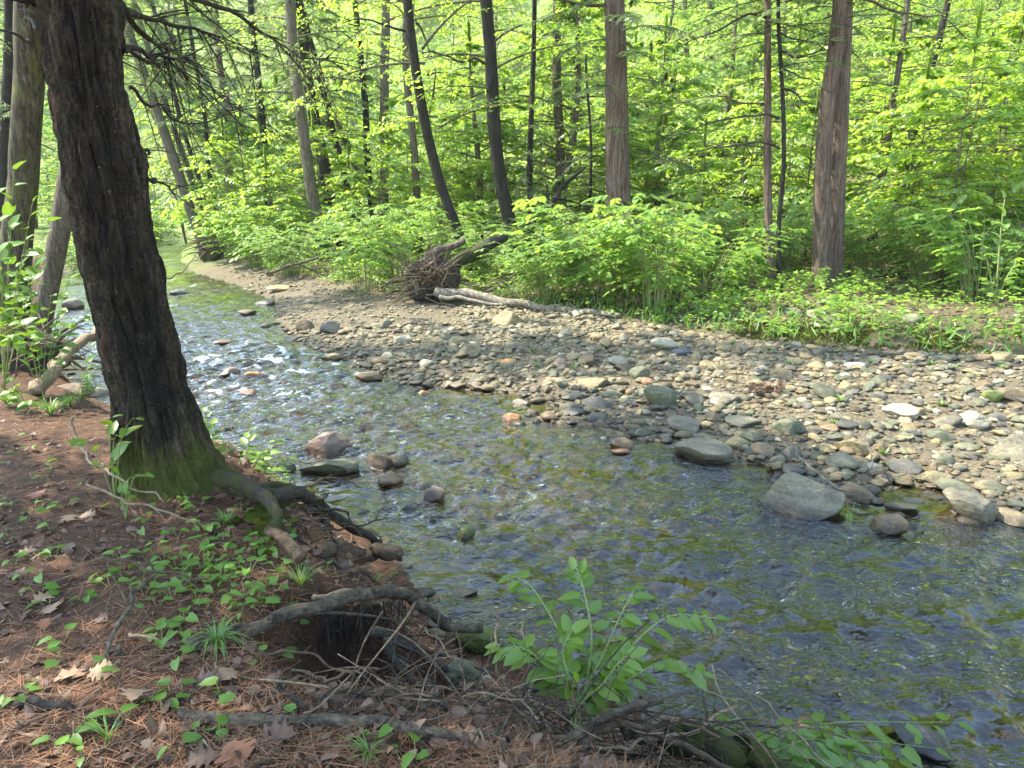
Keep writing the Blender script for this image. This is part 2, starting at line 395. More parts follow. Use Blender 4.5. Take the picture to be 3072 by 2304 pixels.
# ------------------------------------------------------------------ pixel rays (u, v in the photograph's 2212 px wide view) to places in the world
def ray(u, v):
    a = (u / 2.16016 - 512) / FPX; b = (v / 2.16016 - 384) / FPX
    return np.array([a, math.cos(PITCH) - b * math.sin(PITCH), -math.sin(PITCH) - b * math.cos(PITCH)])
CAM = np.array([0, 0, ZC])
def P(u, v, z=0.0):
    r = ray(u, v); return CAM + r * ((z - ZC) / r[2])
def PD(u, v, Y):
    r = ray(u, v); return CAM + r * (Y / r[1])

# ------------------------------------------------------------------ terrain
TOP = np.array([(9, -5), (3.2, -1.0), (2.0, .3), (1.1, 1.15), (.25, 1.5), (-.28, 1.78), (-.43, 1.87), (-.62, 2.03), (-.72, 2.25), (-.79, 2.54), (-.78, 2.74), (-.97, 3.0), (-1.2, 3.28), (-1.22, 3.58), (-1.48, 3.95), (-2.06, 4.75), (-3.08, 5.38), (-3.83, 5.93), (-5.32, 7.88), (-7.6, 10.59), (-10.3, 14.17), (-15, 21.2), (-21, 33), (-30, 50), (-50, 90)], float)
LE = np.array([(14, -3), (5, .6), (3, 1.8), (2.1, 2.3), (1.58, 2.6), (1.25, 2.7), (.84, 2.87), (.45, 3.12), (0, 3.38), (-.27, 3.58), (-.46, 3.85), (-.6, 4.15), (-.8, 4.5), (-1.1, 4.95), (-1.75, 5.7), (-2.5, 6.3), (-3.4, 7.0), (-4.83, 8.4), (-5.9, 9.3), (-8.0, 12.37), (-10.8, 17), (-14.4, 23.4), (-20.2, 35.5), (-27, 52.5), (-47, 92)], float)
RI = np.array([(14, 3.2), (7, 4.4), (4.39, 4.93), (3.86, 5.09), (3.4, 5.22), (3.58, 5.55), (3.3, 5.92), (2.98, 5.66), (2.94, 5.44), (2.5, 5.83), (2.29, 6.4), (1.7, 6.79), (1.09, 7.31), (.2, 7.81), (.55, 8.3), (-.04, 8.93), (-1.45, 9.41), (-2.58, 10.87), (-3.71, 12.37), (-4.82, 14.92), (-5.83, 17.81), (-7.44, 20.81), (-10.62, 24.97), (-13.96, 31.15), (-18.5, 42), (-25, 58), (-44, 95)], float)
VE = np.array([(16, 6.5), (8.67, 8.93), (6.89, 9.63), (4.67, 10.43), (3.24, 11.38), (1.86, 13.01), (-.6, 14.9), (-2.3, 15.6), (-3.6, 17.6), (-6.0, 20.43), (-9.2, 24.2), (-12, 29.5), (-17, 41), (-23, 58), (-42, 95)], float)

def dpoly(x, y, pl):
    d = np.full(x.shape, 1e9)
    for a, b in zip(pl[:-1], pl[1:]):
        e = b - a; t = np.clip(((x - a[0]) * e[0] + (y - a[1]) * e[1]) / (e @ e), 0, 1)
        d = np.minimum(d, (x - a[0] - t * e[0]) ** 2 + (y - a[1] - t * e[1]) ** 2)
    return np.sqrt(d)
def inside(x, y, pg):
    r = np.zeros(x.shape, bool); n = len(pg)
    for i in range(n):
        (x0, y0), (x1, y1) = pg[i], pg[(i + 1) % n]
        if y0 == y1: continue
        r ^= ((y0 > y) != (y1 > y)) & (x < (x1 - x0) * (y - y0) / (y1 - y0) + x0)
    return r
PG_STREAM = np.concatenate([LE, RI[::-1]]); PG_BAR = np.concatenate([RI, VE[::-1]])
PG_LEFT = np.concatenate([LE, [(-300, 300), (-300, -100), (14, -100)]]); PG_TOP = np.concatenate([TOP, [(-300, 300), (-300, -100), (9, -100)]])
LZ = .75
PIT = (-.60, 2.66)
def zones(x, y):
    return inside(x, y, PG_STREAM), inside(x, y, PG_BAR), inside(x, y, PG_LEFT), inside(x, y, PG_TOP)
def gz(x, y, fine=True):
    x = np.asarray(x, float); y = np.asarray(y, float); sh = x.shape
    x = x.ravel(); y = y.ravel()
    st, bar, lf, tp = zones(x, y)
    dl, dr, dv, dt = dpoly(x, y, LE), dpoly(x, y, RI), dpoly(x, y, VE), dpoly(x, y, TOP)
    n1 = fbm(xyz(x * .9, y * .9), 3, 3) - .5; n2 = fbm(xyz(x * 5, y * 5), 3, 9) - .5
    z = np.zeros_like(x)
    d = np.minimum(dl, dr)
    z = np.where(st, -.015 - .30 * ss(0, 1.3, d) + .12 * n1 * ss(0, .6, d) + .06 * n2, z)
    t = dr / (dr + dv + 1e-6)
    z = np.where(bar, .0 + .30 * t ** .75 + .16 * n1 * np.minimum(t * 3, 1) + .05 * n2, z)
    t = dl / (dl + dt + 1e-6)
    sl = lf & ~tp
    z = np.where(sl, .02 + (LZ - .05) * ss(.15, .95, t) + .05 * n2 * t, z)
    z = np.where(lf & tp, LZ - .03 + .03 * ss(0, .25, dt) + .05 * n1 * ss(0, .8, dt) + .025 * n2 + .035 * np.maximum(dt - 1.5, 0) + .1 * np.maximum(dt - 6, 0), z)
    pit = np.exp(-(((x - PIT[0]) / .36) ** 2 + ((y - PIT[1]) / .38) ** 2) ** 3)
    z = np.where(lf, z - pit * np.maximum(z - .05, 0), z)
    rb = ~(st | bar | lf)
    zr = .30 + .12 * ss(0, 1.3, dv) + .05 * np.minimum(dv, 13) + .58 * np.maximum(dv - 13, 0) * ss(13, 24, dv) + .25 * n1 * ss(0, 2, dv) + .04 * n2
    z = np.where(rb, zr, z)
    z = z + .6 * np.maximum(y - 60, 0) * ss(60, 76, y)
    return z.reshape(sh)
def gz1(x, y): return float(gz(np.array([x]), np.array([y]))[0])
TT = np.concatenate([np.arange(1.2, 9, .03), np.geomspace(9, 120, 500)])
def PG(u, v, k=0.0, water=False):
    """where the ray through (u, v) meets the ground; k pulls the point towards the eye, so it stands clear of the ground"""
    r = ray(u, v); p = CAM + TT[:, None] * r
    g = gz(p[:, 0], p[:, 1])
    if water: g = np.maximum(g, 0)
    h = np.nonzero(p[:, 2] < g)[0]
    i = h[0] if len(h) else len(TT) - 1
    return CAM + r * TT[i] * (1 - k)

def axis(core0, core1, step, lo, hi, grow=1.07):
    a = list(np.arange(core0, core1, step)); s = step; x = a[-1]
    while x < hi: s = min(s * grow, 6); x += s; a.append(x)
    s = step; x = a[0]; b = []
    while x > lo: s = min(s * grow, 6); x -= s; b.append(x)
    return np.array(b[::-1] + a)
def grid_mesh(xs, ys, zf):
    X, Y = np.meshgrid(xs, ys); Z = zf(X, Y)
    V = np.stack([X, Y, Z], -1).reshape(-1, 3); nx, ny = len(xs), len(ys)
    i = (np.arange(ny - 1)[:, None] * nx + np.arange(nx - 1)[None]).ravel()
    F = np.concatenate([np.stack([i, i + 1, i + nx + 1], -1), np.stack([i, i + nx + 1, i + nx], -1)])
    return V, F
gx = axis(-4.2, 5.0, .035, -95, 90); gy = axis(1.2, 8.5, .035, -6, 118)
V, F = grid_mesh(gx, gy, gz)
st, bar, lf, tp = zones(V[:, 0], V[:, 1])
col = np.zeros((len(V), 3)); col[lf, 0] = 1; col[bar, 1] = 1
rb = ~(st | bar | lf); dv = dpoly(V[:, 0], V[:, 1], VE); col[rb, 1] = 1; col[rb, 2] = ss(-.3, .5, dv[rb] + .6 * (vnoise(V[rb] * [2, 2, 0], 4) - .5))
nearbed = np.minimum(dpoly(V[:, 0], V[:, 1], RI), 9); col[st, 1] = (1 - ss(0, .5, nearbed[st])) * .8
mb = MB(); mb.add(V, F, 0, col)
tag(mb.build('ground', M['ground']), kind='structure')

# water: a rippled sheet wherever the ground lies below it
wx = axis(-6.5, 6.5, .03, -60, 16, 1.03); wy = axis(1.7, 14, .03, -4, 100, 1.03)
RIF = [(P(560, 790), 1.7, 1.0), (P(700, 830), 1.0, .85), (P(440, 830), .8, .9), (P(850, 940), .5, .5), (P(420, 760), .9, .5), (P(1080, 1075), .55, .45), (P(1330, 1120), .45, .35), (P(640, 880), .9, .45), (P(900, 1110), .3, .4), (P(980, 870), .5, .35)]
def riffle(x, y):
    r = np.zeros(x.shape)
    for c, rad, w in RIF: r = np.maximum(r, w * np.exp(-((x - c[0]) ** 2 + ((y - c[1]) * .8) ** 2) / rad ** 2))
    far = ss(13, 24, y) * .55 * ss(-2, -6, x)
    return np.maximum(r, far)
def wave(x, y):
    r = riffle(x, y); a = .5; c, s = math.cos(a), math.sin(a)
    u = x * c + y * s; w = -x * s + y * c
    h = (fbm(xyz(u * 2.2, w * 3.4), 2, 21) - .5) * .045 + (fbm(xyz(u * 1.6 + 5, w * 3.6), 2, 33) - .5) * .10 * ss(.5, 3, x + .4 * (6 - y) )
    h = h + (fbm(xyz(u * 6.5, w * 9), 3, 23) - .5) * (.085 + .06 * r)
    h = h + (1 - 2 * np.abs(vnoise(xyz(u * 5, w * 7), 29) - .5)) * .045 * r
    calm = ss(.05, .6, np.minimum(dpoly(x.ravel(), y.ravel(), RI), dpoly(x.ravel(), y.ravel(), LE)).reshape(x.shape))
    return h * (.35 + .65 * calm)
V, F = grid_mesh(wx, wy, wave)
G0 = gz(V[:, 0], V[:, 1]); keep = (G0[F] < .05).any(1); F = F[keep]
used = np.unique(F); rm = np.full(len(V), -1); rm[used] = np.arange(len(used)); F = rm[F]; V = V[used]
r = riffle(V[:, 0], V[:, 1])
cr = fbm(np.stack([V[:, 0] * 7, V[:, 1] * 10, 0 * V[:, 0]], -1), 3, 41); cr2 = vnoise(np.stack([V[:, 0] * 2.2, V[:, 1] * 3.2, 0 * V[:, 0]], -1), 43)
foam = np.clip((cr - .50) * 3.2, 0, 1) * r * ss(.3, .65, cr2) * 1.25
mb = MB(); mb.add(V, F, 0, foam)
tag(mb.build('stream_water', M['water']), kind='structure')

# ------------------------------------------------------------------ trees
UP = np.array([0, 0, 1.])
def rot2(d, ang):
    c, s = np.cos(ang), np.sin(ang)
    return np.stack([d[..., 0] * c - d[..., 1] * s, d[..., 0] * s + d[..., 1] * c, d[..., 2]], -1)

def leafy(mb, seed, h0, h1, R, nb, ntw, nl, ls, tpl, shape=.5, rise=.35, droop=.35, bare=0.0, sector=None, limb=.035, mi_leaf=0, mi_bark=1):
    """broad-leaved crown about the z axis: limbs, twigs, and leaves lying in loose flat sprays"""
    g = np.random.default_rng(seed)
    for b in range(nb):
        u = (b + g.random()) / nb; h = h0 + (h1 - h0) * u
        L = R * (math.sin(math.pi * min(1, (u * (1 - shape * .3) + shape * .42))) ** .7) * (.65 + .5 * g.random())
        az = g.uniform(*sector) if sector else b * 2.4 + g.uniform(-.5, .5)
        s = np.linspace(0, 1, 8); bend = g.uniform(-.35, .35)
        a = az + bend * s
        rr = L * s
        P_ = np.stack([rr * np.cos(a), rr * np.sin(a), h + L * (rise * g.uniform(.4, 1.3) * s - droop * g.uniform(.6, 1.2) * s * s)], -1)
        mb.add(*tube(P_, np.linspace(limb * (.5 + .5 * L / R), .004, 8), 5, cap=False), mi_bark, .5)
        st = g.uniform(.18 + bare, 1.0, ntw); st.sort()
        side = np.where(np.arange(ntw) % 2, 1, -1)
        base = np.stack([np.interp(st, s, P_[:, k]) for k in range(3)], -1)
        dr = nrm(np.stack([np.interp(st, s, np.gradient(P_[:, k])) for k in range(3)], -1))
        td = nrm(rot2(dr, side * g.uniform(.45, 1.2, ntw)) + UP * g.uniform(-.25, .22, (ntw, 1)))
        tl = L * .42 * (1.12 - st) * g.uniform(.6, 1.3, ntw) + .22
        for k in range(ntw):
            if k % 2 == 0:
                q = base[k] + td[k] * tl[k] * np.linspace(0, 1, 3)[:, None]; q[2, 2] -= .06 * tl[k]
                mb.add(*tube(q, [.008, .006, .003], 3, cap=False), mi_bark, .5)
        f = np.linspace(.15, 1.05, nl)[None, :] + g.uniform(-.05, .05, (ntw, nl))
        pos = base[:, None] + td[:, None] * (tl[:, None] * f)[..., None]
        pos[..., 2] -= (.10 * tl[:, None] * f ** 2)
        sd = np.where(np.arange(nl) % 2, 1, -1)[None] * g.uniform(.35, 1.25, (ntw, nl))
        ld = rot2(np.repeat(td[:, None], nl, 1), sd); ld[..., 2] += g.uniform(-.55, .05, (ntw, nl))
        nv = UP + g.normal(0, .38, (ntw, nl, 3))
        c = np.clip(.5 + g.normal(0, .2, (ntw, 1)) + g.normal(0, .16, (ntw, nl)), 0, 1)
        place(mb, tpl, pos.reshape(-1, 3), ld.reshape(-1, 3), nv.reshape(-1, 3), ls * g.uniform(.6, 1.2, ntw * nl), mi_leaf, c.ravel())

def hemlock(mb, seed, h0, h1, R, nb, dens=1.0, ls=.055, bareU=.25, limb=.028, sector=None):
    """needle crown: drooping flat sprays, thin and half bare low down"""
    g = np.random.default_rng(seed)
    for b in range(nb):
        u = (b + g.random()) / nb; h = h0 + (h1 - h0) * u
        L = R * (1 - .75 * max(0, u - .2)) * g.uniform(.55, 1.15)
        az = g.uniform(*sector) if sector else b * 2.4 + g.uniform(-.6, .6)
        s = np.linspace(0, 1, 9); a = az + g.uniform(-.4, .4) * s
        k0, k1 = g.uniform(-.05, .28), g.uniform(.2, .5)
        P_ = np.stack([L * s * np.cos(a), L * s * np.sin(a), h + L * (k0 * s - k1 * s * s)], -1)
        mb.add(*tube(P_, np.linspace(limb * L / R + .004, .003, 9), 4, cap=False), 1, .5)
        full = 1.0 if u > bareU else .18 + .5 * u / max(bareU, .01)
        ntw = max(3, int(26 * L * dens / 1.6))
        st = g.uniform(.15, 1, ntw); side = np.where(np.arange(ntw) % 2, 1, -1)
        base = np.stack([np.interp(st, s, P_[:, k]) for k in range(3)], -1)
        dr = nrm(np.stack([np.interp(st, s, np.gradient(P_[:, k])) for k in range(3)], -1))
        td = nrm(rot2(dr, side * g.uniform(.5, 1.15, ntw)) + UP * g.uniform(-.3, .08, (ntw, 1)))
        tl = (L * .36 * (1.1 - st) + .10) * g.uniform(.5, 1.25, ntw)
        for k in range(0, ntw, 3):
            q = base[k] + td[k] * tl[k] * np.linspace(0, 1, 3)[:, None]; q[2, 2] -= .1 * tl[k]
            mb.add(*tube(q, [.006, .004, .002], 3, cap=False), 1, .5)
        ok = np.nonzero(g.random(ntw) < full)[0]
        nl = 16
        f = np.linspace(.05, 1.0, nl)[None] + g.uniform(-.03, .03, (len(ok), nl))
        pos = base[ok][:, None] + td[ok][:, None] * (tl[ok][:, None] * f)[..., None]
        pos[..., 2] -= .1 * tl[ok][:, None] * f ** 2
        ld = rot2(np.repeat(td[ok][:, None], nl, 1), np.where(np.arange(nl) % 2, 1, -1)[None] * g.uniform(.5, 1.2, (len(ok), nl)))
        ld[..., 2] -= g.uniform(0, .35, (len(ok), nl))
        nv = UP + g.normal(0, .3, pos.shape)
        c = np.clip(.45 + g.normal(0, .18, (len(ok), 1)) + g.normal(0, .12, (len(ok), nl)), 0, 1)
        place(mb, NEEDLE, pos.reshape(-1, 3), ld.reshape(-1, 3), nv.reshape(-1, 3), ls * 1.6 * g.uniform(.6, 1.3, pos.shape[0] * nl) , 0, c.ravel(), np.full(pos.shape[0] * nl, 1.6))

PROTO = {}
def proto(key):
    if key in PROTO: return PROTO[key]
    kind, i = key; mb = MB()
    if kind == 'hem':      # tall hemlock, sparse below
        hemlock(mb, 100 + i, (2.2, 3.2, 1.6)[i], 15, (2.6, 2.2, 2.4)[i], (46, 42, 44)[i], 1.1, bareU=.2, limb=.02)
        me = mb.mesh('crown', [M['needles'], M['twig_dark']])
    elif kind == 'hemlow':  # young hemlock, feathered to the ground
        hemlock(mb, 140 + i, .8, 7, 1.8, 46, 1.1, .05, .12)
        me = mb.mesh('crown', [M['needles'], M['twig_dark']])
    elif kind == 'dec':    # tall broad-leaved tree, light leaves
        leafy(mb, 200 + i, (4.2, 3.2, 5.0)[i], 15, 3.4, 27, 14, 9, .125, DIAMOND)
        me = mb.mesh('crown', [M['leaf_yellow'], M['bark_mid']])
    elif kind == 'far':    # whole hillside tree, leafy from low down
        leafy(mb, 300 + i, (.8, 1.5, .5, 1.2)[i], (7, 9, 5.5, 10)[i], (2.9, 3.3, 2.7, 3.5)[i], 40, 14, 10, .19, DIAMOND, .6)
        me = mb.mesh('crown', [M['leaf_yellow'] if i % 2 == 0 else M['leaf_green'], M['bark_mid']])
    elif kind == 'sap':    # sapling with big maple-like leaves in flat layers
        leafy(mb, 400 + i, .7, (4.2, 5.2, 3.4)[i], (1.7, 1.9, 1.5)[i], (26, 30, 22)[i], 11, 8, .145, OVATE, .55, .3, .3, 0, None, .018)
        me = mb.mesh('crown', [M['leaf_yellow'], M['bark_mid']])
    PROTO[key] = me; return me

def tree(name, label, a, b, Y, wpx, mat, crown=None, H=15, group=None, Y1=None, bend=0.0, yaw=0, limbs=(), flare=.35, sides=14, lump=.12, cz=0.0):
    """a, b: two points of the trunk's axis in the photograph, Y its distance; the trunk runs down to the ground and up to height H"""
    A = PD(a[0], a[1], Y); B = PD(b[0], b[1], Y1 or Y); d = (B - A) / (B[2] - A[2])
    p = A.copy()
    for _ in range(6):
        g = gz1(p[0], p[1]); p = p - d * (p[2] - g)
    base = p; r = .5 * wpx / 2.16016 / FPX * Y / math.cos(PITCH) * .97
    root = empty(name, tuple(base), label, 'tree', group)
    n = 44; t = np.linspace(-.03, 1, n) ; h = t * H
    ax = d[None] * h[:, None]
    sd = int(abs(base[0] * 100)) % 997
    wob = (np.stack([vnoise(xyz(h * .35, sd * .13), sd), vnoise(xyz(h * .35, 9 + sd * .13), sd + 5), 0 * h], -1) - .5) * .22
    wob *= ss(0, 2.5, h)[:, None]
    wob[:, 0] += bend * np.sin(np.clip(h / 7, 0, 1.4) * math.pi)
    ax = ax + wob
    rad = r * (1.06 - .5 * np.clip(t, 0, 1)) * (1 + flare * np.exp(-np.maximum(h, 0) / .28))
    mb = MB(); mb.add(*tube(ax, rad, sides, lump, sd), 0, .5)
    for (h0, az, L, rise, rr) in limbs:     # bare or broken limbs
        s = np.linspace(0, 1, 10)
        o = d * h0 + np.array([np.interp(h0, h, wob[:, k]) for k in range(3)])
        q = o + np.stack([math.cos(az) * L * s, math.sin(az) * L * s, L * (rise * s - .25 * s * s)], -1)
        q += (vnoise(xyz(s * 5, az * 7), sd)[:, None] - .5) * .12 * np.array([0, 0, 1]) * L
        mb.add(*tube(q, np.linspace(rr, rr * .3, 10), 6, .15, sd), 0, .5)
        for k in (4, 6, 8):
            e = nrm(np.array([math.cos(az + (-1) ** k * .8), math.sin(az + (-1) ** k * .8), .1]))
            q2 = q[k] + e * L * .28 * np.linspace(0, 1, 5)[:, None]
            mb.add(*tube(q2, np.linspace(rr * .35, rr * .1, 5), 4), 0, .5)
    mb.build('trunk', mat, root)
    if crown:
        c = link('crown', proto(crown), root)
        q = Vector((0, 0, 1)).rotation_difference(Vector(d))
        c.rotation_mode = 'QUATERNION'; c.rotation_quaternion = q @ Quaternion((0, 0, 1), yaw)
        c.location = tuple(d * cz); k_ = H / 15 if H < 13 else 1.0; c.scale = (max(k_, .75), max(k_, .75), k_)
    return root

def limb_px(parent, name, pts, r0, r1, mat, wob=.02, seed=0, off=None, side=0, sl=.5, needles=0):
    p = smooth_path([PD(u, v, Y) for u, v, Y in pts], 26, wob, seed) - np.array(parent.location if parent else (0, 0, 0))
    mb = MB(); mb.add(*tube(p, np.linspace(r0, r1, len(p)), 7, .12, seed), 0, .5)
    g = np.random.default_rng(seed)
    for s in range(side):
        k = g.integers(5, 25); d = nrm(p[min(k + 1, 25)] - p[k - 1]); e = nrm(d + nrm(g.normal(0, 1, 3)) * .9); e[2] -= .15
        L = sl * g.uniform(.4, 1.1); q = p[k] + e * L * np.linspace(0, 1, 6)[:, None] + np.array([0, 0, -.12]) * L * (np.linspace(0, 1, 6)[:, None] ** 2)
        mb.add(*tube(q, np.linspace(max(r1, .35 * r0), .0015, 6), 4), 0, .5)
        if needles:
            n = int(needles * L * 2.4); f = g.random(n); pos = q[0] + (q[-1] - q[0]) * f[:, None]
            dd = rot2(np.repeat(e[None], n, 0), np.where(g.random(n) > .5, 1, -1) * g.uniform(.5, 1.3, n)); dd[:, 2] -= .2
            place(mb, NEEDLE, pos, dd, UP + g.normal(0, .3, (n, 3)), .026 * g.uniform(.6, 1.5, n), 1, .6 * g.random(n), np.full(n, 1.3))
    return mb.build(name, [mat, M['needles']], parent)
GB = 'trees lining the far side of the stream'
tree('hemlock_tree', 'leaning mossy grey tree at the stream edge, rooted in the brown root tangle', (430, 505), (277, 60), 30, 21, M['bark_mid'], ('hem', 0), 20, GB)
tree('hemlock_tree', 'thinner leaning trunk just behind the leaning mossy tree at the stream edge', (446, 480), (312, 70), 31.5, 13, M['bark_mid'], ('hem', 1), 18, GB, yaw=1)
tree('hemlock_tree', 'slim slanting dark trunk third in the row of leaning trees over the stream', (440, 430), (345, 70), 34, 10, M['bark_dark'], ('hem', 2), 17, GB, yaw=2)
tree('hemlock_tree', 'thin straight dark trunk with dead side twigs between leaning trees and pinkish trunk', (470, 455), (412, 100), 31, 9, M['bark_dark'], ('hem', 1), 16, GB, yaw=3)
tree('maple_tree', 'pinkish brown smooth trunk half hidden behind hemlock sprays', (503, 415), (478, 130), 36, 17, M['bark_red'], ('hem', 0), 17, GB)
tree('hemlock_tree', 'dark upright trunk standing alone above the bright shrubs, ending mid shrub', (577, 400), (548, 60), 31, 15, M['bark_dark'], ('hem', 2), 17, GB, yaw=4)
tree('maple_tree', 'grey trunk leaning back with pale bark among a cluster of dark trunks', (686, 470), (625, 20), 25, 24, M['bark_mid'], ('dec', 1), 16, GB)
tree('hemlock_tree', 'stout dark trunk forking low, just beside the grey leaning trunk', (706, 410), (662, 150), 29, 24, M['bark_dark'], ('hem', 0), 17, GB, yaw=5)
tree('maple_tree', 'narrow dark trunk slanting up from behind shrubs beside the stout forked trunk', (757, 415), (690, 150), 29, 13, M['bark_dark'], ('hem', 2), 15, GB)
tree('maple_tree', 'bowed thin trunk crossing behind the narrow slanting ones', (800, 385), (716, 200), 31, 12, M['bark_mid'], None, 13, GB, bend=-.25)
tree('maple_tree', 'dark straight thin trunk meeting the foot of the bowed trunk', (801, 400), (781, 165), 30, 15, M['bark_dark'], ('dec', 1), 15, GB, yaw=2)
tree('maple_tree', 'straight pale brown trunk with yellow leaves around its top', (830, 390), (830, 30), 29, 20, M['bark_mid'], ('dec', 0), 17, GB, yaw=3)
tree('maple_tree', 'pale lichen-blotched trunk with small leafy sprouts up its stem', (901, 460), (880, 60), 24, 16, M['bark_grey'], ('dec', 2), 16, GB, yaw=1)
tree('cherry_tree', 'almost black curved trunk leaning out over the shrubs, with one pale lichen spot', (1000, 505), (893, 20), 19, 22, M['bark_dark'], ('dec', 1), 15, GB, bend=-.28, limbs=[(5.8, 3.3, 1.6, .35, .035)])
tree('cherry_tree', 'thick almost black trunk leaning back, beside the curved black trunk', (1108, 490), (1056, 20), 19.5, 29, M['bark_dark'], ('dec', 0), 15, GB, bend=-.1, limbs=[(5.05, 3.0, 1.9, .45, .04)], yaw=4)
tree('hemlock_tree', 'slender young hemlock with level dark branches and soft needle sprays', (1146, 480), (1156, 110), 20, 14, M['bark_dark'], ('hemlow', 0), 8, GB)
tree('pine_tree', 'straight grey brown trunk behind the slender young hemlock', (1206, 430), (1206, 40), 25, 22, M['bark_mid'], ('hem', 1), 12, GB, yaw=2)
tree('maple_tree', 'pale thin trunk far back beside the thick black trunk', (1061, 400), (1060, 200), 32, 16, M['bark_grey'], ('dec', 2), 12, GB, yaw=2)
tree('hemlock_tree', 'very thin young hemlock stem standing between grey brown trunk and big furrowed trunk', (1270, 440), (1270, 230), 21, 8, M['bark_dark'], ('hemlow', 0), 5.5, GB, yaw=2.5)
tree('pine_tree', 'big straight pinkish brown trunk with furrowed bark and one long bare limb', (1338, 400), (1330, 10), 18, 52, M['bark_red'], ('hem', 0), 10, GB, yaw=1.2, limbs=[(6.0, 2.9, 2.0, .42, .045), (5.2, -1.2, .35, .2, .04), (3.6, -.8, .25, .1, .04), (6.6, .2, .4, .1, .03)], sides=24, cz=1.0)
tree('hemlock_tree', 'thinner grey trunk with long drooping bare limbs, beside a near black pole-like stem', (1662, 540), (1664, 20), 15.5, 18, M['bark_red'], ('hem', 1), 8, GB, yaw=.4, limbs=[(3.75, 3.25, 2.6, .12, .022), (2.95, 3.1, 2.2, .1, .018), (5.8, 3.4, 2.6, .1, .022)], cz=2.2)
tree('hemlock_tree', 'near black pole-like stem touching the thinner grey trunk', (1684, 585), (1683, 20), 15.0, 10, M['bark_dark'], ('hem', 2), 8, GB, yaw=.9, limbs=[(4.9, .1, 1.2, .0, .016), (4.3, -.2, 1.0, -.3, .014)], cz=3.6)
pole = bpy.data.objects['hemlock_tree.%03d' % (sum(o_.name.startswith('hemlock_tree') for o_ in bpy.data.objects) - 1)]
for n_, pts in enumerate([[(1683, 255, 15.0), (1640, 247, 14.8), (1560, 262, 14.5), (1480, 285, 14.2), (1420, 305, 14.0)], [(1683, 320, 15.0), (1640, 305, 14.8), (1570, 318, 14.6), (1500, 325, 14.4)], [(1664, 40, 15.5), (1620, 30, 15.2), (1560, 60, 15), (1500, 85, 14.8), (1440, 110, 14.6)], [(1685, 110, 15), (1730, 122, 14.9), (1785, 105, 14.8)], [(1685, 185, 15), (1720, 205, 14.9), (1755, 240, 14.8)]]): limb_px(pole, 'dead_branch', pts, .028, .006, M['twig_dark'], .03, 150 + n_, side=6, sl=.5)
t = tree('cedar_tree', 'twin-stemmed reddish tree with stringy bark, larger of its two stems in front', (1776, 570), (1806, 10), 15.2, 37, M['bark_red'], ('hem', 0), 8, GB, yaw=2.2, limbs=[(5.6, .25, 3.0, .06, .03), (6.4, .1, 2.5, .05, .04)], sides=24, cz=3.2)
def second_stem(root, a, b, Y, wpx, mat, H):
    A = PD(a[0], a[1], Y); B = PD(b[0], b[1], Y); d = (B - A) / (B[2] - A[2]); p = A.copy()
    for _ in range(6): p = p - d * (p[2] - gz1(p[0], p[1]))
    h = np.linspace(-.1, H, 40); r = .5 * wpx / 2.16016 / FPX * Y
    mb = MB(); mb.add(*tube(d[None] * h[:, None] + (p - np.array(root.location)), r * (1.08 - .4 * h / H) * (1 + .3 * np.exp(-np.maximum(h, 0) / .3)), 18, .12, 77), 0, .5)
    mb.build('trunk', mat, root)
second_stem(t, (1803, 560), (1828, 10), 15.4, 31, M['bark_red'], 8)
tree('maple_tree', 'pale thin leaning stem among bright saplings beyond the twin-stemmed tree', (1892, 490), (1946, 60), 19, 14, M['bark_grey'], ('dec', 2), 9, GB, yaw=4)
tree('maple_tree', 'dark leaning stem crossed by bright leaves, beyond the pale thin leaning stem', (1960, 350), (2022, 100), 21, 17, M['bark_dark'], ('dec', 0), 9, GB, yaw=5)
# left bank
tree('maple_tree', 'massive tree with mossy sunlit flank, farther along the near bank behind the dark trunk', (38, 500), (67, 100), 12.5, 58, M['bark_moss'], ('hem', 1), 15, 'trees on the near bank', yaw=3, sides=24, lump=.16, cz=2.5)
tree('maple_tree', 'thick leaning trunk between the mossy tree and the dark foreground trunk', (115, 533), (132, 433), 12.2, 40, M['bark_grey'], ('hem', 2), 14, 'trees on the near bank', yaw=1, sides=22, cz=3)
tree('hemlock_tree', 'dim slim trunk cut by the edge of the picture, behind the mossy tree', (2, 500), (6, 80), 18, 24, M['bark_dark'], ('hem', 0), 14, 'trees on the near bank', yaw=2, cz=.5)

# the great dark trunk in front
PR = [(-60, 55, 255), (0, 70, 268), (187, 100, 280), (367, 133, 318), (553, 168, 344), (680, 201, 377), (806, 231, 404), (886, 243, 428), (960, 245, 447), (1015, 247, 470), (1050, 262, 500)]
BY = 4.05
ctr = np.array([PD((l + r) / 2, v, BY) for v, l, r in PR]); hw = np.array([(PD(r, v, BY) - PD(l, v, BY))[0] / 2 for v, l, r in PR])
o = np.argsort(ctr[:, 2]); ctr = ctr[o]; hw = hw[o]
base = ctr[0].copy(); base[2] = gz1(base[0], base[1]) - .02
big = empty('hemlock_tree', tuple(base), 'huge leaning dark trunk with furrowed wet bark and mossy foot at the bank edge', 'tree')
zz = np.concatenate([np.linspace(base[2] - .1, ctr[-1, 2], 300), np.linspace(ctr[-1, 2] + .1, 13, 60)])
slope = (ctr[-1] - ctr[-4]) / (ctr[-1, 2] - ctr[-4, 2])
cx = np.where(zz <= ctr[-1, 2], np.interp(zz, ctr[:, 2], ctr[:, 0]), ctr[-1, 0] + slope[0] * (zz - ctr[-1, 2]) * np.exp(-(zz - 3.6) * .06))
rr = np.where(zz <= ctr[-1, 2], np.interp(zz, ctr[:, 2], hw), np.clip(hw[-1] - .012 * (zz - ctr[-1, 2]), .08, 1))
ns = 190; a = np.linspace(0, 2 * np.pi, ns, endpoint=False)
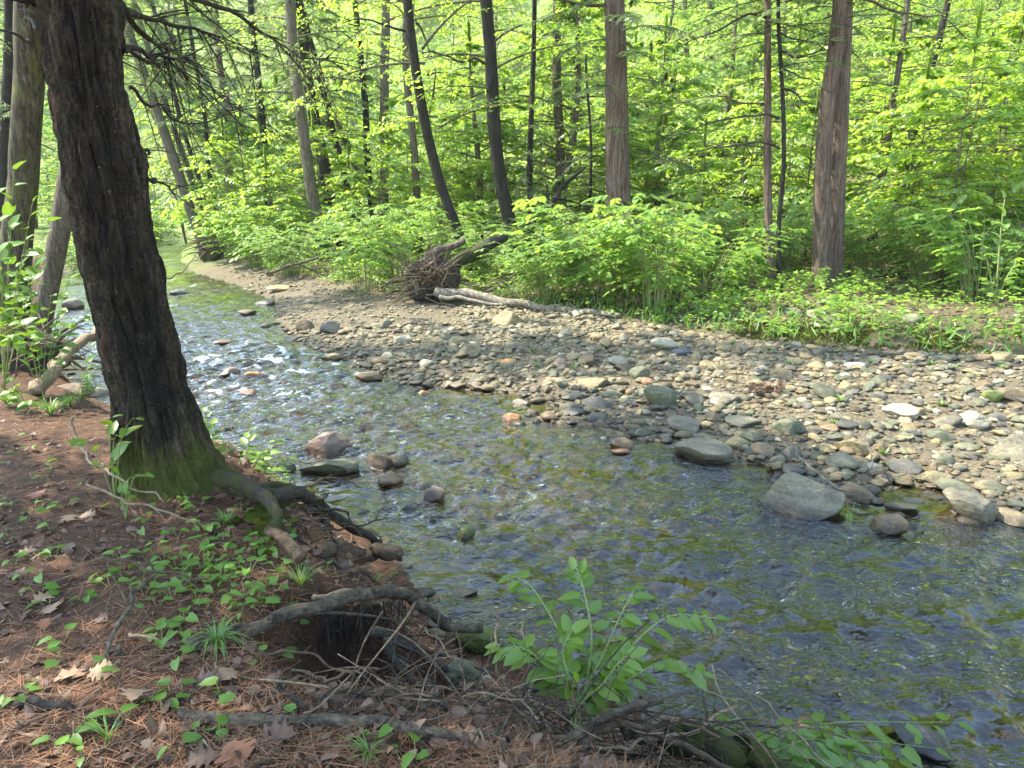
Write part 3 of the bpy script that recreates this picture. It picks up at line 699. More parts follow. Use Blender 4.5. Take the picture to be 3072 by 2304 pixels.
A_, Z_ = np.meshgrid(a, zz)
tw = A_ + .28 * Z_
q = np.stack([np.cos(tw) * 4.6, np.sin(tw) * 4.6, Z_ * 2.0 + 0 * A_], -1)
rid = 1 - np.abs(2 * vnoise(q + .35 * (fbm(q * 2, 2, 5)[..., None] - .5), 3) - 1)
q2 = np.stack([np.cos(tw) * 13, np.sin(tw) * 13, Z_ * 7], -1)
rid2 = 1 - np.abs(2 * vnoise(q2, 8) - 1)
disp = -.044 * (rid ** 2.4) - .030 * rid2 ** 1.5 + .006 * (fbm(q2 * 3, 2, 6) - .5)
hz = Z_ - base[2]
fl = np.exp(-np.maximum(hz, 0) / .16)
lobes = fl * (.0 + .09 * np.maximum(0, np.cos(A_ - .1)) ** 3 + .03 * np.maximum(0, np.cos(A_ + 2.2)) ** 4 + .06 * np.maximum(0, np.cos(A_ - 2.6)) ** 6 + .06 * np.maximum(0, np.cos(A_ + 1.0)) ** 8)
R_ = rr[:, None] * (.955 - .02 * ss(1.5, 3.5, Z_)) + disp + .008 + lobes
V = np.stack([cx[:, None] + R_ * np.cos(A_), base[1] + R_ * np.sin(A_), Z_], -1) - base
i = np.arange(len(zz) - 1)[:, None] * ns; j = np.arange(ns)[None]; k = (j + 1) % ns
F = np.concatenate([np.stack([i + j, i + k, i + ns + k], -1).reshape(-1, 3), np.stack([i + j, i + ns + k, i + ns + j], -1).reshape(-1, 3)])
mb = MB(); nz = fbm(np.stack([np.cos(A_) * 2.2, np.sin(A_) * 2.2, Z_ * .8], -1), 4, 19) - .5
da = np.abs((A_ + .12 * (Z_ - base[2]) - 5.42 + np.pi) % (2 * np.pi) - np.pi); wetc = ss(.66, .30, da + nz * 1.1) * ss(.25, .6, Z_ - base[2] + nz)
db = np.abs((A_ + .1 * (Z_ - base[2]) - 4.02 + np.pi) % (2 * np.pi) - np.pi); redc = ss(.30, .12, db + nz * .9) * ss(.52, .6, vnoise(np.stack([np.cos(A_) * 3, np.sin(A_) * 3, Z_ * 3.2], -1), 23)) * ss(.3, .8, Z_ - base[2])
mb.add(V.reshape(-1, 3), F, 0, np.stack([wetc.ravel(), redc.ravel(), 0 * wetc.ravel()], -1)); mb.build('trunk', M['bark_big'], big)
mb = MB()
hemlock(mb, 900, 5.2, 14, 5.6, 84, 1.25, .072, .1, .05)
c = mb.build('crown', [M['needles'], M['twig_dark']], big); c.rotation_euler = (0, -.12, .4)
DL = [([(255, 40, 4.2), (330, 45, 4.6), (430, 62, 5.2), (560, 130, 6)], .022), ([(262, 10, 4.2), (330, 85, 5), (400, 130, 5.6), (470, 200, 6.2), (520, 250, 6.6)], .02), ([(265, 100, 4.1), (340, 125, 4.5), (400, 150, 4.9)], .016), ([(272, 112, 4.1), (330, 130, 4.6), (420, 115, 5.5), (500, 80, 6.2)], .012), ([(282, 190, 4.1), (330, 230, 4.5), (420, 262, 5.2), (600, 215, 6.4)], .010), ([(300, 320, 4.1), (330, 335, 4.3)], .008), ([(318, 385, 4.1), (345, 400, 4.3), (385, 432, 4.6)], .010), ([(255, -20, 4.2), (420, -10, 5), (560, 70, 6), (650, 120, 6.6), (750, 130, 7)], .022)]
for n_, (pts, r0) in enumerate(DL): limb_px(big, 'dead_branch', pts, r0, .003, M['twig_dark'], .03, 50 + n_, side=20 if n_ < 5 or n_ == 7 else 3, sl=.7, needles=40 if n_ in (0, 3, 7) else 0)
for n_, (pts, r0) in enumerate([([(75, 10, 4), (50, 0, 3.9), (25, -20, 3.8)], .016), ([(86, 60, 4), (60, 35, 4.3), (40, 15, 4.6)], .012), ([(60, 88, 8), (20, 70, 7), (-20, 55, 6)], .02)]): limb_px(big, 'dead_branch', pts, r0, .004, M['twig_dark'], .02, 70 + n_, side=3, sl=.3)

# hillside trees that close the view
cnt = 0
LAB = {0: 'bright leafy tree on the far slope, yellow green and low-crowned', 1: 'mid green leafy tree on the far slope, dense and rounded', 2: 'short bright bushy tree on the far slope', 3: 'tall spreading green tree on the far slope'}
g = np.random.default_rng(31)
spots = []
for row, (y, sp) in enumerate([(26, 3.6), (30, 3.8), (35, 4.2), (41, 4.6), (48, 5.2), (57, 6.2), (68, 7.0), (82, 8.0), (98, 9.5)]):
    half = y * .78 + 3
    for x in np.arange(-half, half, sp):
        spots.append((x + g.uniform(-1.6, 1.6), y + g.uniform(-2.2, 2.2)))
for x, y in spots:
    u_ = 512 + FPX * x / (y * .985)
    if y < 45 and 455 < u_ < 520 and y > 25: continue          # the open sunlit slope seen between the black trunks
    st_, ba_, lf_, tp_ = zones(np.array([x]), np.array([y]))
    if (st_[0] or ba_[0]) and y < 72: continue
    if lf_[0] and y < 22: continue
    if u_ < 470 and y < 36: continue
    i = int(g.integers(0, 4)) if y > 36 else int(g.choice([0, 2, 1]))
    z = gz1(x, y)
    r_ = empty('hillside_tree', (x, y, z - .05), LAB[i], 'tree', 'leafy trees on the far slope, ' + ('bright', 'dense', 'bushy', 'tall')[i])
    s = g.uniform(.8, 1.2) * (1 + .7 * float(ss(50, 95, y))); r_.scale = (s, s, s * g.uniform(.9, 1.15)); r_.rotation_euler = (g.uniform(-.06, .06), g.uniform(-.06, .06), g.uniform(0, 6.28))
    key = ('trunk', i)
    if key not in PROTO:
        mb = MB(); h = np.linspace(0, (6.4, 8.3, 5, 9.2)[i], 16)
        mb.add(*tube(np.stack([.12 * np.sin(h), .12 * np.cos(h * .8), h], -1), .17 * (1.05 - h / h[-1] * .9), 8, .1, i), 0, .5); PROTO[key] = mb.mesh('trunk', M['bark_mid'])
    link('trunk', PROTO[key], r_); link('crown', proto(('far', i)), r_)

# saplings with large light leaves behind the bank
SAP = [(2050, 15.5, 1, 1.0), (1960, 17.5, 0, 1.1), (2140, 17.5, 1, 1.15), (2250, 15, 0, 1.1), (1880, 19.5, 1, 1.1), (2080, 21, 0, 1.3), (1740, 20, 0, 1.0), (1600, 21, 1, 1.0), (1510, 19.5, 2, 1.0), (1440, 23, 1, 1.0), (2210, 20.5, 1, 1.4), (1980, 24, 1, 1.3), (1690, 24, 1, 1.25), (1560, 25, 0, 1.2), (500, 27, 0, 1.1), (585, 25, 2, 1.0), (690, 26.5, 0, 1.1), (830, 24, 0, 1.0), (890, 27, 1, 1.1), (1010, 27, 0, 1.1), (1090, 25, 1, 1.0), (1170, 27.5, 0, 1.2), (1310, 23, 0, 1.0), (1390, 26, 1, 1.2), (620, 31, 1, 1.3), (540, 31, 0, 1.3), (750, 32, 1, 1.3), (460, 37, 1, 1.5), (400, 42, 1, 1.8), (960, 24, 2, .9), (760, 27, 2, 1.0), (1250, 25, 2, .8),]
for n_, (u, Y, i, s) in enumerate(SAP):
    p = PD(u, 500, Y); z = gz1(p[0], p[1])
    lab = ('large-leaved bright sapling behind the low growth of the far bank' if u > 1400 else 'small bright sapling standing between the far trunks')
    r_ = empty('sapling', (p[0], p[1], z - .03), lab, 'sapling', 'saplings on the far bank' if u > 1400 else 'saplings among the far trunks')
    r_.scale = (s, s, s); r_.rotation_euler = (0, 0, n_ * 1.7)
    key = ('saptrunk', i)
    if key not in PROTO:
        mb = MB(); h = np.linspace(0, (4.3, 5.3, 3.5)[i], 14)
        for dx in (0, .25): mb.add(*tube(np.stack([dx * h * .3 + .05 * np.sin(h * 1.7 + dx), .06 * np.cos(h * 1.3) + dx * .1 * h, h], -1), .026 * (1.1 - h / h[-1]), 6, .1, i), 0, .5)
        PROTO[key] = mb.mesh('stem', M['bark_mid'])
    link('stem', PROTO[key], r_); link('crown', proto(('sap', i)), r_)
# ------------------------------------------------------------------ arching cane shrubs along the far bank
def cane_shrub(seed, n, Hh, spread, ls, nside=5, nl=7):
    g = np.random.default_rng(seed); st = MB(); lv = MB()
    for k in range(n):
        az = g.uniform(0, 6.283); r0 = spread * .25 * math.sqrt(g.random()); h = Hh * g.uniform(.6, 1.1); out = spread * g.uniform(.35, 1.0)
        s = np.linspace(0, 1, 10)
        p = np.stack([math.cos(az) * (r0 + out * s ** 2.2), math.sin(az) * (r0 + out * s ** 2.2), h * (1.18 * s - .22 * s ** 3)], -1)
        p += (vnoise(xyz(s * 4, k * 3.3), seed)[:, None] - .5) * .08
        st.add(*tube(p, np.linspace(.010, .004, 10), 5, cap=False), 0, .5)
        if k % 3 == 0:   # a dead cane of last year
            q = np.stack([math.cos(az) * r0 * 1.5 + .25 * g.uniform(-1, 1) * s, math.sin(az) * r0 * 1.5 + .25 * g.uniform(-1, 1) * s, h * .55 * s], -1); st.add(*tube(q, np.full(10, .006), 4, cap=False), 1, .5)
        ts = np.linspace(.34, 1, nside) + g.uniform(-.04, .04, nside)
        for m_, t in enumerate(ts):
            t = min(t, 1); b = np.array([np.interp(t, s, p[:, c]) for c in range(3)])
            a2 = az + (1 if m_ % 2 else -1) * g.uniform(.3, 1.3) + g.uniform(-.2, .2); L = Hh * .30 * g.uniform(.6, 1.25) * (1.25 - .5 * t)
            e = np.array([math.cos(a2), math.sin(a2), .12 * g.uniform(-.6, 1.4)])
            f = np.linspace(.12, 1, nl)[:, None]; q = b + e * L * f + np.array([0, 0, -.22]) * L * f ** 2
            st.add(*tube(np.concatenate([b[None], q]), np.linspace(.004, .0015, nl + 1), 3, cap=False), 0, .5)
            sd = np.where(np.arange(nl) % 2, 1, -1) * g.uniform(.5, 1.1, nl); sd[-1] = 0
            ld = rot2(np.repeat(e[None], nl, 0), sd); ld[:, 2] += g.uniform(-.5, -.05, nl)
            cc = np.clip(.45 + .3 * (t - .6) + g.normal(0, .12) + g.normal(0, .1, nl), 0, 1)
            place(lv, OVATE, q, ld, UP + g.normal(0, .25, (nl, 3)), ls * g.uniform(.65, 1.2, nl), 0, cc)
    return st.mesh('stem', [M['stem_green'], M['cane']]), lv.mesh('foliage', [M['leaf_knot']])
KN = [cane_shrub(1, 24, 1.75, 1.25, .165), cane_shrub(2, 20, 1.45, 1.05, .13), cane_shrub(3, 26, 1.95, 1.1, .14), cane_shrub(4, 14, 1.0, .8, .11), cane_shrub(5, 34, 1.5, 1.15, .075, 8, 10)]
KN[4][1].materials[0] = M['leaf_green']; KN[3][1].materials[0] = M['leaf_yellow']
SH = [(1300, 14.5, 0, 1.15, 'broad arching shrub with large pale leaves hanging over the fallen birch log'), (1190, 14.6, 1, 1.0, 'leafy arching shrub just behind the root plate of the fallen tree'), (1420, 13.4, 2, 1.0, 'tall arching shrub with bare brown canes, beside the broad shrub over the birch log'),
      (1530, 14.4, 1, .95, 'arching shrub standing between the broad shrub and the thin paired trunks'), (1350, 15.6, 2, 1.1, 'arching shrub in the second row at the foot of the big furrowed trunk'),
      (790, 17.2, 1, 1.15, 'bright rounded shrub at the edge of the sandy shelf'), (850, 18.2, 2, 1.0, 'taller bright shrub below the black curved trunk'), (630, 21, 2, 1.0, 'bright shrub at the foot of the grey leaning trunk'), (560, 23.5, 0, 1.1, 'dark-bottomed spreading shrub next to the root tangle'), (515, 25.5, 1, 1.2, 'shrub leaning over the root tangle by the stream'), (1060, 18.2, 2, .95, 'light shrub around the foot of the thick black trunk'), (1600, 15.2, 0, .8, 'low shrub around the foot of the thin paired trunks'),
      (1700, 17.5, 2, 1.0, 'shrub filling the gap behind the twin-stemmed tree'), (1880, 16.5, 1, 1.1, 'shrub beside the twin-stemmed tree, under the saplings'), (1990, 15.2, 2, .9, 'shrub under the bright saplings, with dark hollow below'), (2120, 13.4, 1, 1.15, 'shrub with round leaves at the margin of the bank by a thin grey stem'), (2230, 13.8, 0, 1.1, 'shrub cut by the margin of the picture on the far bank'), (1250, 17.6, 1, 1.2, 'shrub behind the broad arching one, below the grey brown trunk'), (660, 24, 1, 1.2, 'shrub in the second row behind the grey leaning trunk'), (800, 22.5, 0, 1.1, 'shrub in the second row below the straight pale brown trunk'), (970, 21.5, 2, 1.0, 'shrub in the second row between the two black trunks'), (1120, 22, 0, 1.0, 'shrub in the second row beside the slender young hemlock'), (1480, 17.2, 0, 1.1, 'shrub in the second row beside the big furrowed trunk'), (470, 33, 0, 1.2, 'far shrub at the stream bend below the leaning trees'), (2060, 17.6, 0, 1.1, 'shrub in the second row among the bright saplings'), (1790, 19, 0, 1.1, 'shrub seen between the twin stems and the paired trunks'), (340, 48, 2, 1.6, 'far pale shrub where the stream disappears'), (262, 31, 1, 1.5, 'far shrub drooping over the water upstream on the near bank'), (205, 25, 0, 1.2, 'shrub on the near bank seen in the gap beside the thick leaning trunk'), (345, 46, 0, 1.5, 'far bright shrub closing the stream bend'), (300, 40, 0, 1.4, 'far shrub on the near bank seen beside the dark trunk')]
for n_, (u, Y, i, s, lab) in enumerate(SH):
    p = PD(u, 600, Y); r_ = empty('cane_shrub', (p[0], p[1], gz1(p[0], p[1]) - .04), lab, 'shrub', 'arching cane shrubs on the far bank')
    r_.scale = (s, s, s); r_.rotation_euler = (0, 0, n_ * 2.1)
    if n_ % 3 == 1: i = 4
    link('stem', KN[i][0], r_); link('foliage', KN[i][1], r_)

# low growth on the far bank: one mass
g = np.random.default_rng(55); mb = MB()
n = 44000; x = g.uniform(-14, 18, n); y = g.uniform(8, 30, n)
st, bar, lf, tp = zones(x, y); dv = dpoly(x, y, VE); cl = vnoise(xyz(x * .9, y * .9), 12)
keep = ~(st | bar | lf) & (dv < 9) & (dv > .12) & (g.random(n) < .20 + 1.3 * np.maximum(0, cl - .35)) & (np.hypot(x, y) < 26)
x, y = x[keep][:8500], y[keep][:8500]; z = gz(x, y); nn = len(x); hgt = g.uniform(.05, .38, nn) * (.4 + vnoise(xyz(x * .7, y * .7), 3))
for k in range(5):
    az = g.uniform(0, 6.283, nn); d = np.stack([np.cos(az), np.sin(az), g.uniform(-.4, .5, nn)], -1)
    pos = np.stack([x, y, z + hgt * g.uniform(.5, 1, nn)], -1) + d * [.03, .03, 0]
    place(mb, OVATE, pos, d, UP + g.normal(0, .35, (nn, 3)), .075 * g.uniform(.5, 1.6, nn), 0, np.clip(.5 + .9 * (vnoise(xyz(x * .8, y * .8), 7) - .5) + g.normal(0, .15, nn), 0, 1))
bl = 5000; x2 = g.uniform(-1, 13, bl); y2 = g.uniform(8.5, 16, bl); st, bar, lf, tp = zones(x2, y2); dv = dpoly(x2, y2, VE); ok = ~(st | bar | lf) & (dv < 1.7); x2, y2 = x2[ok], y2[ok]
pos = np.stack([x2, y2, gz(x2, y2) - .01], -1); place(mb, NARROW, pos, g.normal(0, .5, pos.shape) + UP, g.normal(0, 1, pos.shape), .17 * g.uniform(.5, 1.5, len(pos)), 1, g.random(len(pos)), np.full(len(pos), .4))
tag(mb.build('undergrowth', [M['leaf_knot'], M['grass']]), kind='stuff')
# dead leaves strewn on the far bank
mb = MB(); n = 12000; x = g.uniform(-8, 16, n); y = g.uniform(8.5, 24, n); st, bar, lf, tp = zones(x, y); ok = ~(st | bar | lf) & (dpoly(x, y, VE) < 6); x, y = x[ok], y[ok]
place(mb, OVATE, np.stack([x, y, gz(x, y) + .012], -1), g.normal(0, 1, (len(x), 3)) * [1, 1, .2], UP + g.normal(0, .4, (len(x), 3)), .09 * g.uniform(.5, 1.4, len(x)))
tag(mb.build('bank_leaf_litter', [M['dead_leaf']]), kind='stuff')

# ------------------------------------------------------------------ stones
def ico(sub):
    t = (1 + 5 ** .5) / 2
    v = [(-1, t, 0), (1, t, 0), (-1, -t, 0), (1, -t, 0), (0, -1, t), (0, 1, t), (0, -1, -t), (0, 1, -t), (t, 0, -1), (t, 0, 1), (-t, 0, -1), (-t, 0, 1)]
    f = [(0, 11, 5), (0, 5, 1), (0, 1, 7), (0, 7, 10), (0, 10, 11), (1, 5, 9), (5, 11, 4), (11, 10, 2), (10, 7, 6), (7, 1, 8), (3, 9, 4), (3, 4, 2), (3, 2, 6), (3, 6, 8), (3, 8, 9), (4, 9, 5), (2, 4, 11), (6, 2, 10), (8, 6, 7), (9, 8, 1)]
    v = [np.array(a) / np.linalg.norm(a) for a in v]
    for _ in range(sub):
        mid = {}; nf = []
        def mp(a, b):
            k = (min(a, b), max(a, b))
            if k not in mid: m_ = v[a] + v[b]; v.append(m_ / np.linalg.norm(m_)); mid[k] = len(v) - 1
            return mid[k]
        for a, b, c in f:
            x_, y_, z_ = mp(a, b), mp(b, c), mp(c, a); nf += [(a, x_, z_), (b, y_, x_), (c, z_, y_), (x_, y_, z_)]
        f = nf
    return np.array(v), np.array(f)
I1, I2, I3, I4 = ico(1), ico(2), ico(3), ico(4)
def rock(seed, base=I3, cuts=5, rough=.16, ang=.0):
    g = np.random.default_rng(seed); V, F = base; V = V.copy()
    r = 1 + rough * 2 * (fbm(V * 1.1 + seed * 3.7, 2, seed) - .5); V = V * r[:, None]
    for _ in range(cuts):        # worn flat faces
        n = nrm(g.normal(0, 1, 3)); c = g.uniform(.5, .86); d = V @ n - c
        V = V - np.where(d > 0, d * (.75 + .2 * ang), 0)[:, None] * n
    V = V * (1 + .06 * (fbm(V * 3.5 + 9, 4, seed, .6) - .5) * 2)[:, None]
    return V, F
ROCK = []
for k in range(14):
    mb = MB(); mb.add(*rock(10 + k, I3, 5 + k % 6, .16 + .025 * (k % 4), .4 + (k % 3) * .3), 0, 1.0); ROCK.append(mb.mesh('river_stone', M['stone']))
BIGR = []
for k in range(6):
    mb = MB(); mb.add(*rock(60 + k, I4, 9, .22, 1), 0, 1.0); BIGR.append(mb.mesh('boulder', M['stone']))
SC = {'tan': (.20, .158, .078), 'grey': (.145, .128, .085), 'green': (.105, .108, .062), 'brown': (.135, .098, .054), 'slate': (.085, .08, .062), 'pink': (.18, .13, .10), 'orange': (.32, .16, .06), 'cream': (.27, .24, .165), 'rust': (.19, .11, .06), 'white': (.52, .50, .46), 'moss': (.10, .12, .03), 'dark': (.07, .072, .075)}
def stone(u, v, w, h, colr, label, seed=0, cat='stone', name='river_stone', big=False, group=None, flat=.7, rz=None, sink=.18, z=None):
    """(u, v): the middle of its foot in the photograph, w and h its width and height there"""
    p = PG(u, v, 0, True) if z is None else P(u, v, z)
    dist = np.linalg.norm(p - CAM); a = w / 2.16016 / FPX * dist / 2; e = math.atan2(ZC - p[2], np.hypot(p[0], p[1]))
    hh = h / 2.16016 / FPX * dist
    b = a * (.72 + .2 * ((seed * 37) % 10) / 10)                                # depth half-axis
    c = max(.35 * a, math.sqrt(max((hh / 2) ** 2 - (b * math.sin(e)) ** 2, (.3 * a) ** 2)) / max(math.cos(e), .4))
    d2 = nrm(np.array([p[0], p[1], 0])); q = p + d2 * b * .75
    wet_ = gz1(q[0], q[1]) < -.03
    o = link(name, (BIGR if big else ROCK)[seed % (6 if big else 14)], None, (q[0], q[1], (c * .34 if wet_ else max(gz1(q[0], q[1]), -.12) * .5 + p[2] * .5 + c * (.72 - sink * 2))))
    o.scale = (a * 1.06, b, c); o.rotation_euler = (random.uniform(-.12, .12), random.uniform(-.12, .12), (math.atan2(-p[0], p[1])) + (rz if rz is not None else random.uniform(-.3, .3)))
    k = random.uniform(.92, 1.08); o.color = (*[x_ * k for x_ in SC[colr]], 1)
    return tag(o, label, cat, group)
ST = [
 (1722, 1115, 150, 105, 'grey', 'largest grey boulder at the water edge, with mossy foot and pale stick beside it', 1, 1), (1848, 1085, 68, 50, 'brown', 'dark-footed brown stone at the end of the pale stick', 3, 0), (1512, 1000, 120, 75, 'grey', 'broad smooth grey boulder dipping into the blue water', 2, 1), (1480, 935, 75, 40, 'grey', 'flat grey stone behind the broad smooth boulder', 4, 0),
 (1430, 880, 82, 62, 'green', 'rounded green boulder standing highest at the middle of the bar', 3, 1), (1098, 705, 66, 48, 'tan', 'pale rounded boulder just in front of the birch log', 4, 1), (705, 985, 105, 62, 'pink', 'pink banded angular boulder standing in the water', 5, 1), (725, 1030, 128, 52, 'green', 'dark smooth boulder in front of the pink banded one', 0, 1), (820, 1015, 70, 46, 'brown', 'cleft brown stone next to the dark smooth boulder', 5, 0), (862, 1008, 44, 42, 'grey', 'round grey stone pressed against the cleft brown stone', 6, 0), (845, 1050, 62, 34, 'brown', 'low wet brown stone below the cleft stone', 7, 0), (942, 1082, 48, 38, 'pink', 'pinkish pointed stone alone in midstream', 8, 0), (1005, 1165, 44, 36, 'moss', 'small mossy stone capped with needles in the stream', 9, 0),
 (546, 820, 36, 22, 'orange', 'bright orange stone in the white riffle', 10, 0), (497, 815, 42, 26, 'pink', 'pink grey stone beside the bright orange one in the riffle', 11, 0), (537, 855, 36, 10, 'rust', 'flat rust-coloured stone just breaking the water', 12, 0), (425, 828, 26, 10, 'rust', 'small red stone in the riffle near the dark trunk', 13, 0), (797, 826, 62, 30, 'brown', 'long brown stone off the tip of the gravel point', 0, 0), (902, 826, 34, 22, 'slate', 'dark slate stone in the shallows off the gravel point', 1, 0), (992, 842, 44, 20, 'brown', 'brown stone at the edge of the shallows, off the point', 2, 0), (916, 856, 26, 18, 'orange', 'small orange stone awash in open water', 3, 0), (483, 745, 36, 14, 'pink', 'pinkish flat stone awash in the calm green reach', 4, 0),
 (1108, 910, 48, 24, 'orange', 'orange rounded stone first in the row reaching into the stream', 5, 0), (1150, 900, 32, 24, 'brown', 'brown stone second in the row reaching into the stream', 6, 0), (1188, 910, 50, 26, 'brown', 'dark slanted stone in the row reaching into the stream', 7, 0), (1240, 898, 46, 20, 'slate', 'flat slate slab behind the row reaching into the stream', 8, 0), (1286, 912, 50, 26, 'slate', 'dark stone with white vein ending the row in the stream', 9, 0), (1165, 872, 45, 18, 'brown', 'wet brown slab at the back of the small pool', 10, 0), (1235, 866, 50, 22, 'grey', 'low grey stone at the rim of the small pool', 11, 0), (1290, 885, 62, 32, 'slate', 'slate-coloured smooth stone beside the small pool', 12, 0), (1345, 970, 60, 28, 'brown', 'brown slab awash below the row of stones', 13, 0), (1340, 985, 45, 14, 'rust', 'low orange slab awash in front of the brown slab', 0, 0),
 (1280, 838, 70, 32, 'tan', 'tan flat-topped stone with reddish end on the bar', 1, 0), (1382, 822, 50, 42, 'green', 'upright green stone leaning behind the rounded green boulder', 2, 0), (1322, 860, 46, 30, 'green', 'small green stone tucked beside the flat-topped tan one', 3, 0), (1400, 835, 28, 28, 'rust', 'rusty wedge of stone between two green stones', 4, 0), (1212, 795, 38, 28, 'pink', 'pink-striped stone on the middle of the bar', 5, 0), (1470, 770, 46, 22, 'dark', 'near black stone lying on a pale slab', 6, 0), (1440, 755, 80, 30, 'cream', 'pale slab under the near black stone', 7, 0), (930, 755, 40, 40, 'tan', 'yellowish knobbly stone on the sunlit bar', 8, 0), (985, 745, 46, 28, 'tan', 'pale tan stone with flat top on the sunlit bar', 9, 0), (870, 745, 42, 26, 'cream', 'cream rounded stone on the sunlit bar', 10, 0), (1010, 775, 60, 36, 'tan', 'long humped tan stone at the heart of the sunlit bar', 11, 0), (660, 716, 36, 34, 'brown', 'round brown stone at the bank of the calm reach', 12, 0), (715, 722, 50, 36, 'slate', 'dark stone next to the round brown one', 13, 0), (720, 780, 44, 26, 'tan', 'tan stone alone at the calm water edge', 0, 0), (1095, 790, 34, 20, 'orange', 'small orange stone amid tan cobbles', 1, 0),
 (1940, 905, 62, 40, 'cream', 'cream boulder split by a dark line across its top', 2, 1), (2098, 925, 58, 42, 'cream', 'pale yellowish round boulder on the upper bar', 4, 1), (1700, 945, 78, 50, 'green', 'dark green sharp-edged boulder', 5, 1), (1595, 970, 56, 38, 'tan', 'tan egg-shaped stone beside the sharp-edged boulder', 3, 0), (1650, 990, 50, 40, 'brown', 'brown round stone near the blue water edge', 4, 0), (1710, 1000, 44, 42, 'slate', 'upright slate stone near the water edge', 5, 0), (1845, 985, 66, 48, 'tan', 'tan humped boulder with pale stick curling round it', 0, 1), (1820, 1015, 80, 42, 'grey', 'grey slab in front of the tan humped boulder', 7, 0), (1960, 1025, 66, 38, 'slate', 'smooth blue grey stone at the head of the side pool', 8, 0), (2100, 1125, 110, 66, 'grey', 'pale grey angular boulder at the mouth of the side pool', 3, 1), (1915, 1150, 72, 46, 'brown', 'wet-topped brown boulder standing in the water beside the side pool', 9, 0), (2200, 1005, 100, 66, 'grey', 'large grey slab at the margin of the bar', 1, 1), (1940, 1105, 60, 16, 'grey', 'flat pale stone awash in the side pool', 10, 0), (2010, 1050, 60, 34, 'tan', 'tan round stone beside the side pool', 11, 0), (2180, 1135, 70, 34, 'tan', 'wet tan stone at the corner of the bar by the water', 12, 0), (2060, 1075, 80, 36, 'green', 'long greenish stone behind the pale angular boulder', 13, 0), (1630, 845, 40, 34, 'tan', 'tan stone against the heap of brown leaves', 0, 0), (1565, 870, 60, 30, 'grey', 'grey stone behind the egg-shaped one', 1, 0), (1605, 925, 80, 34, 'grey', 'long grey stone lying in front of the green sharp-edged boulder', 2, 0), (2030, 955, 55, 34, 'green', 'greenish stone below the pale yellowish boulder', 3, 0), (1530, 800, 36, 30, 'tan', 'blocky tan stone on the far middle of the bar', 4, 0), (1820, 786, 18, 10, 'white', 'small white stone on the upper bar', 5, 0), (1848, 795, 42, 14, 'white', 'white flat stone on the upper bar', 6, 0), (1765, 800, 44, 22, 'tan', 'leaning tan slab near the white stone', 7, 0), (1970, 705, 44, 34, 'grey', 'grey lichen-spotted boulder on the grassy bank', 2, 0), (1790, 690, 80, 22, 'grey', 'long grey slab half buried on the grassy bank', 8, 0), (1708, 682, 44, 20, 'grey', 'small grey slab beside the long buried slab', 9, 0), (2140, 870, 36, 32, 'moss', 'moss-covered stone on the upper bar', 10, 0), (2170, 870, 60, 34, 'brown', 'brown stone beside the moss-covered one', 11, 0),
 (165, 850, 60, 20, 'brown', 'wet brown slab under the peeled log', 12, 0), (210, 860, 50, 26, 'cream', 'pale stone half hidden behind the dark trunk', 13, 0), (160, 668, 36, 30, 'cream', 'rounded tan stone in the stream beyond the dark trunk', 0, 0), (1040, 1420, 110, 80, 'moss', 'mossy boulder below the arching root', 3, 1), (1110, 1430, 60, 46, 'grey', 'grey cobble under the leafy plant at the water edge', 1, 0), (1005, 1290, 60, 26, 'grey', 'pale submerged stone by the bend of the arching root', 2, 0), (1000, 1480, 80, 70, 'green', 'dark stone in the shade of the fallen sticks', 3, 0), (1170, 1420, 60, 40, 'grey', 'rounded grey cobble behind the leafy plant', 4, 0), (620, 1018, 46, 26, 'grey', 'grey stone at the dark trunk bank below the green sprigs', 5, 0), (1985, 1630, 105, 40, 'dark', 'dark sunken slab in the bottom corner under the leaning leaves', 4, 1),
 (575, 660, 40, 16, 'grey', 'grey stone awash on the tip of the sandy shelf', 1, 0), (535, 683, 40, 18, 'brown', 'brown stone awash below the sandy shelf', 2, 0), (390, 636, 40, 12, 'dark', 'dark stone awash far up the stream', 3, 0), (605, 630, 50, 18, 'tan', 'long tan stone at the shelf edge', 4, 0)]
xy = []
for (u, v, w, h, c, lab, sd, bg_) in ST:
    o = stone(u, v, w, h, c, lab, sd, 'boulder' if bg_ else 'stone', 'boulder' if bg_ else 'river_stone', bool(bg_)); xy.append((o.location[0], o.location[1], max(o.scale[0], o.scale[1])))
